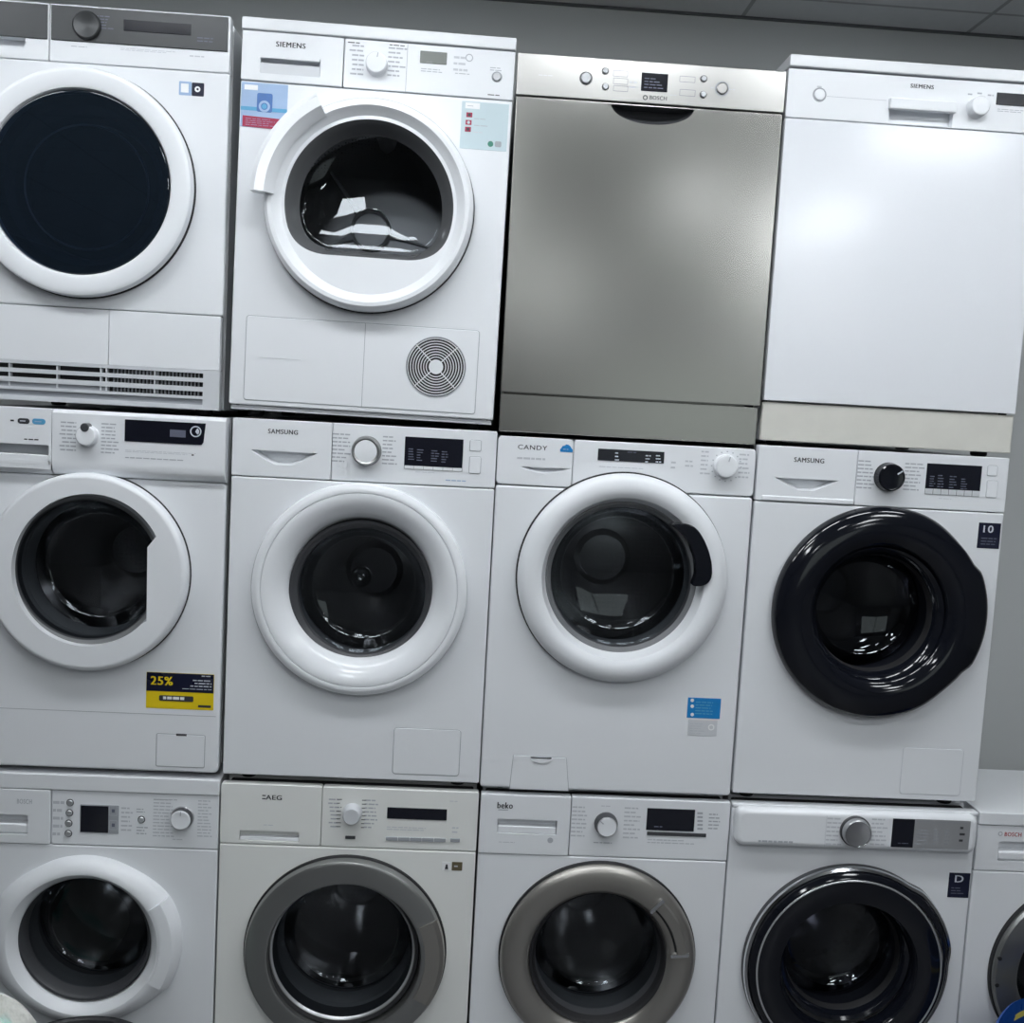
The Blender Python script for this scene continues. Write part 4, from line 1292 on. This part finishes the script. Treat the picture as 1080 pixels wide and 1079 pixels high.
# =========================================================== N  partly visible machine at right
m = Mach('washing_machine', 'partly visible white washing machine with bare worktop at lower right', 'washing machine', WMG,
         1.9465, 2.5435, 0.0, .018, .846, 0, .32)
zw = m.P(1055, 870.5)[1]; zs = m.P(1055, 919)[1]
cc, rr = m.C(1141.5, 1028, 95, -.016)
gr = rr * .70
m.cabinet(hole=circle(cc, gr + .034), top=zw)
m.plate('worktop', (m.xl + .001, m.xr - .001, zw + .001, m.h), -.004, m.d, WPLA, .003, .003)
m.front(zs, WHITE, circle(cc, gr + .032))
rc = (m.P(1053.6, 890)[0], m.P(1053.6, 890)[0] + .11, m.P(1060, 908)[1], m.P(1060, 887.5)[1])
xq = rc[1] + .02
dr = MB(); dr.plate(rrect(m.xl + .001, xq, zs + .001, zw - .001, .002), 0, .021, WPLA, .002, hole=rrect(*rc, .003), pocket=.03, pm=GREYPL)
dr.plate(rrect(rc[0] + .001, rc[1] - .001, rc[2] + .001, m.P(1060, 898)[1], .006), .0, .024, WGLOSS, .007)
dr = dr.build('detergent_drawer', m.root)
t = MB(); m.letters(t, 'BOSCH', 1060, 877.6, 1077, 882.6, REDINK, -.0005, .02); t.build('lettering', dr); t = MB(); c_, r_ = m.C(1055, 879.3, 2.4, 0); t.ringflat(c_, r_ * .65, r_, -.0005, INKG); merge(dr, t)
fas = m.plate('control_panel', (xq + .001, m.xr, zs + .001, zw - .001), 0, .021, WPLA, .002, .002)
m.knob(1200, 895, 13, fas, 0, .022)
k = rr / 95
dm = MB()
dm.lathe(cc, [(rr + .003, -.0005), (rr + .002, -.010), (rr - .001, -.012)], BLKM, 110)
dm.lathe(cc, [(rr - .001, -.008), (rr, -.018), (rr - 2 * k, -.025), (rr - 20 * k, -.030), (rr - 24 * k, -.026), (gr, -.004), (gr - .002, .01)], RINGST, 128)
do = dm.build('door', m.root)
for py in (1010, 1038):
    p = m.P(1053.5 if py == 1010 else 1050.5, py, -.02); h = MB(); h.lathe(p, [(.005, -.01), (.005, -.026), (0, -.027)], BLKM, 16); h.build('door_stop', do)
m.bowl(cc, gr, do, GL, .0, .085)
m.drum(cc, gr, .20, .08)

# =========================================================== things in front of the bottom row
def bag_mesh(mb, cx, cy, zt, rx, ry, mt, seed, top_flat=.35):
    rng = random.Random(seed)
    ph = [rng.uniform(0, 6.28) for _ in range(12)]
    NA, NZ = 56, 40
    loops = []
    for j in range(NZ + 1):
        v = j / NZ
        z = zt * (v ** .9)
        env = (1 - max(0, (v - .45) / .55) ** 2.2) ** .5 if v < 1 else .02
        env = max(.03, env) * (.86 + .14 * math.sin(v * 5 + ph[0]))
        lp = []
        for i in range(NA):
            a = 2 * PI * i / NA
            w = 1 + .07 * math.sin(3 * a + ph[1] + 4 * v) + .05 * math.sin(7 * a + ph[2] - 9 * v) + .03 * math.sin(13 * a + ph[3] + 17 * v) + .018 * math.sin(23 * a + ph[4] + 31 * v)
            lp.append((cx + rx * env * w * math.cos(a), cy + ry * env * w * math.sin(a), z + .012 * math.sin(5 * a + ph[5]) * v + .006 * math.sin(11 * a + ph[6]) * v))
        zmin = 0.0
        loops.append([(x, y, max(zmin, q)) for x, y, q in lp])
    mb.loft(loops, mt, True, True)
    return mb


def bag_mat():
    m, nt, out = new_mat('white_plastic_bag_with_teal_print')
    b = nt.nodes.new('ShaderNodeBsdfPrincipled'); b.inputs['Roughness'].default_value = .3
    tc = nt.nodes.new('ShaderNodeTexCoord'); mp = nt.nodes.new('ShaderNodeMapping')
    nz = nt.nodes.new('ShaderNodeTexNoise'); nz.inputs['Scale'].default_value = 9; nz.inputs['Detail'].default_value = 2
    cr = nt.nodes.new('ShaderNodeValToRGB')
    cr.color_ramp.elements[0].position = .50; cr.color_ramp.elements[0].color = (.72, .72, .68, 1)
    cr.color_ramp.elements[1].position = .56; cr.color_ramp.elements[1].color = (.30, .62, .56, 1)
    e = cr.color_ramp.elements.new(.64); e.color = (.03, .25, .19, 1)
    mp.inputs['Location'].default_value = (.37, .11, .23)
    nt.links.new(tc.outputs['Object'], mp.inputs[0]); nt.links.new(mp.outputs[0], nz.inputs['Vector'])
    nt.links.new(nz.outputs['Fac'], cr.inputs[0]); nt.links.new(cr.outputs[0], b.inputs['Base Color'])
    n2 = nt.nodes.new('ShaderNodeTexNoise'); n2.inputs['Scale'].default_value = 22
    bp = nt.nodes.new('ShaderNodeBump'); bp.inputs['Strength'].default_value = .5; bp.inputs['Distance'].default_value = .01
    nt.links.new(n2.outputs['Fac'], bp.inputs['Height']); nt.links.new(bp.outputs[0], b.inputs['Normal'])
    nt.links.new(b.outputs[0], out.inputs['Surface'])
    return m


def place(px, py, y):
    p = world_at_y(px, py, y)
    return p


p = place(10, 1052, -.47)
mb = MB(); bag_mesh(mb, 0, 0, p.z, .20, .15, bag_mat(), 3)
o = mb.build('plastic_bag'); o.location = (p.x - .075, -.47, 0)
tag(o, 'crumpled white plastic bag with teal print at the bottom left corner', 'bag')

# dark woven basket behind the bag
BASK = mat('dark_woven_plastic', (.02, .021, .024), .5, var=.1, scale=120, bump=.8)
p = place(72, 1082, -.17)
root = thing('laundry_basket', 'dark woven basket whose rim shows right of the white plastic bag', 'basket', (p.x + .03, -.165, 0))
bz = p.z - .030
b_ = MB()
loops = []
rxb, ryb = .125, .085
for q, z in ((.82, 0.0), (.86, .05), (.92, bz * .5), (1.0, bz - .012)):
    loops.append([(rxb * q * math.cos(2 * PI * i / 72) * (1 + .012 * (i % 2)), ryb * q * math.sin(2 * PI * i / 72) * (1 + .012 * (i % 2)), z) for i in range(72)])
b_.loft(loops, BASK, True, False)
b_.build('basket_body', root)
b_ = MB(); loops = []
for i in range(72):
    a = 2 * PI * i / 72
    loops.append([((rxb + .010 * math.cos(t_)) * math.cos(a), (ryb + .010 * math.cos(t_)) * math.sin(a), bz - .012 + (.010 + .002 * math.sin(a * 36)) * math.sin(t_)) for t_ in [2 * PI * j / 10 for j in range(10)]])
loops.append(loops[0])
b_.loft(loops, BASK); b_.build('basket_rim', root)

# blue bag with yellow band, lower right corner
BAGB = mat('blue_woven_plastic', (.012, .07, .30), .35, var=.08, scale=60, bump=.3)
BAGY = mat('yellow_webbing', (.70, .60, .12), .6, var=.05, scale=60)
yb = -.22
p0 = place(1064, 1096, yb)
root = thing('carrier_bag', 'blue bag with yellow edging in front of lower right machine door', 'bag', (p0.x + .185, yb, 0))
rad = .20
b_ = MB(); loops = []
for k_ in range(13):
    v = k_ / 12
    lp = []
    for i in range(64):
        a = 2 * PI * i / 64
        x = rad * math.cos(a) * (.9 + .1 * v)
        y_ = .12 * math.sin(a) * (.95 + .05 * v) * (1 + .05 * math.sin(5 * a + 6 * v))
        top = p0.z - .015 + .06 * math.sqrt(max(0, 1 - (x / rad) ** 2 * .98)) + .004 * math.sin(9 * a)
        lp.append((x, y_, top * v))
    loops.append(lp)
b_.loft(loops, BAGB, True, False)
bo = b_.build('bag_body', root)
b_ = MB(); loops = []
for i in range(65):
    a = 2 * PI * i / 64
    x = rad * math.cos(a); y_ = .12 * math.sin(a) * (1 + .05 * math.sin(5 * a + 6))
    top = p0.z - .015 + .06 * math.sqrt(max(0, 1 - (x / rad) ** 2 * .98)) + .004 * math.sin(9 * a)
    loops.append([(x * (1 + .03 * c), y_ * (1 + .04 * c), top + d_) for c, d_ in ((0, .002), (1, -.002), (1, -.024), (0, -.026))])
b_.loft(loops, BAGB); b_.build('rolled_rim', root)
b_ = MB(); loops = []
for i in range(65):
    a = 2 * PI * i / 64
    x = rad * math.cos(a); y_ = .12 * math.sin(a) * (1 + .05 * math.sin(5 * a + 6))
    top = p0.z - .015 + .052 * math.sqrt(max(0, 1 - (x / rad) ** 2 * .98))
    loops.append([(x * (1 + .03 * c), y_ * (1 + .05 * c), top + d_ - .022) for c, d_ in ((0, .0), (1, -.002), (1, -.012), (0, -.014))])
b_.loft(loops, BAGY); b_.build('yellow_band', root, 'yellow band')

# =========================================================== setting
CZ = 2.873
X0, X1, Y0, Y1 = -3.2, 5.2, -9.0, .62


def slab(name, x0, x1, y0, y1, z0, z1, mt):
    b = MB(); b.box(x0, x1, y0, y1, z0, z1, mt)
    return struct(name, b)


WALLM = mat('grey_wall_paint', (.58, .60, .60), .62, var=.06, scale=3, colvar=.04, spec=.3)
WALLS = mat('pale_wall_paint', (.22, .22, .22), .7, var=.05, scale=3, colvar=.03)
FLOORM = mat('grey_floor_tile', (.10, .10, .105), .35, var=.08, scale=4, colvar=.1)


def ceil_mat():
    m, nt, out = new_mat('ceiling_tiles')
    b = nt.nodes.new('ShaderNodeBsdfPrincipled'); b.inputs['Roughness'].default_value = .8
    tc = nt.nodes.new('ShaderNodeTexCoord'); sx = nt.nodes.new('ShaderNodeSeparateXYZ')
    nt.links.new(tc.outputs['Object'], sx.inputs[0])

    def grid(sock, off):
        a = nt.nodes.new('ShaderNodeMath'); a.operation = 'SUBTRACT'; a.inputs[1].default_value = off
        nt.links.new(sock, a.inputs[0])
        md = nt.nodes.new('ShaderNodeMath'); md.operation = 'PINGPONG'; md.inputs[1].default_value = .32
        nt.links.new(a.outputs[0], md.inputs[0])
        lt = nt.nodes.new('ShaderNodeMath'); lt.operation = 'LESS_THAN'; lt.inputs[1].default_value = .006
        nt.links.new(md.outputs[0], lt.inputs[0])
        return lt.outputs[0]
    mx = nt.nodes.new('ShaderNodeMath'); mx.operation = 'MAXIMUM'
    nt.links.new(grid(sx.outputs[0], 1.378), mx.inputs[0]); nt.links.new(grid(sx.outputs[1], .47), mx.inputs[1])
    nz = nt.nodes.new('ShaderNodeTexNoise'); nz.inputs['Scale'].default_value = 40
    nt.links.new(tc.outputs['Object'], nz.inputs['Vector'])
    m1 = nt.nodes.new('ShaderNodeMix'); m1.data_type = 'RGBA'
    m1.inputs['A'].default_value = (.56, .58, .59, 1); m1.inputs['B'].default_value = (.62, .63, .64, 1)
    nt.links.new(nz.outputs['Fac'], m1.inputs['Factor'])
    m2 = nt.nodes.new('ShaderNodeMix'); m2.data_type = 'RGBA'; m2.inputs['B'].default_value = (.34, .35, .36, 1)
    nt.links.new(m1.outputs['Result'], m2.inputs['A']); nt.links.new(mx.outputs[0], m2.inputs['Factor'])
    nt.links.new(m2.outputs['Result'], b.inputs['Base Color']); nt.links.new(b.outputs[0], out.inputs['Surface'])
    return m


slab('floor', X0, X1, Y0, Y1, -.05, 0, FLOORM)
slab('ceiling', X0, X1, Y0, Y1, CZ, CZ + .05, ceil_mat())
slab('wall_back', X0, X1, Y1, Y1 + .1, 0, CZ, WALLM)
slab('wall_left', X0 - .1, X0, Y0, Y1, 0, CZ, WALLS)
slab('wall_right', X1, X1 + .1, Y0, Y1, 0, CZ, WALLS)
wf = MB()
WX0, WX1, WZ0, WZ1 = 1.9, 4.7, .75, 2.5
for a in ((X0, WX0, 0, CZ), (WX1, X1, 0, CZ), (WX0, WX1, 0, WZ0), (WX0, WX1, WZ1, CZ)):
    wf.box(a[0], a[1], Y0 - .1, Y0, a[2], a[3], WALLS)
struct('wall_front', wf)
wn_ = MB()
FRM = mat('window_frame_grey', (.3, .3, .31), .4)
for x in (WX0, (WX0 + WX1) / 2 - .03, WX1 - .06):
    wn_.box(x, x + .06, Y0 - .08, Y0 - .02, WZ0, WZ1, FRM)
for z in (WZ0, WZ1 - .06):
    wn_.box(WX0, WX1, Y0 - .08, Y0 - .02, z, z + .06, FRM)
wn_.box(WX0 + .03, WX1 - .03, Y0 - .052, Y0 - .046, WZ0 + .03, WZ1 - .03, glass('window_glass', (.94, .96, .95), .04))
struct('window_1', wn_)
tr = MB(); tr.box(X0, X1, Y1 - .012, Y1, CZ - .005, CZ, mat('ceiling_edge_trim', (.10, .105, .11), .5)); struct('trim_1', tr)

LAMP = emit('lamp_diffuser', (.93, .97, 1.0), 20.5)
LFR = mat('lamp_frame_white', (.7, .7, .7), .4)
for (x, y, lx, ly) in [(xx, -.66, .22, .095) for xx in (-.80, -.18, .43, 1.04, 1.65, 2.30)] + [(xx, -1.63, .26, .15) for xx in (.30, 2.40)] + [(1.72, -2.8, .10, .13)] + [(xx, -3.4, .15, .60) for xx in (.3, 2.55)] + [(xx, -6.8, .15, .60) for xx in (1.3, 3.7)]:  # row nearest the stack is added fill that brightens the upper machines
    rt = thing('ceiling_or_fill_light', 'slim white ceiling light panel under the tiled ceiling, nearest row added as fill', 'ceiling light', (x, y, CZ), 'ceiling light panels in rows')
    f = MB()
    for q, (u0, u1, v0, v1) in enumerate(((-lx - .012, -lx, -ly - .012, ly + .012), (lx, lx + .012, -ly - .012, ly + .012), (-lx, lx, -ly - .012, -ly), (-lx, lx, ly, ly + .012))):
        f.box(u0, u1, v0, v1, -.016, 0, LFR)
    f.build('lamp_frame', rt)
    f = MB(); f.box(-lx, lx, -ly, ly, -.024 if y > -1 else -.012, -.002, LAMP)  # added row's thicker diffuser also brightens the upper wall
    f.build('lamp_diffuser', rt)

w = bpy.data.worlds.new('world'); SC.world = w
w.use_nodes = True
w.node_tree.nodes['Background'].inputs[0].default_value = (.62, .66, .66, 1)
w.node_tree.nodes['Background'].inputs[1].default_value = 1.3
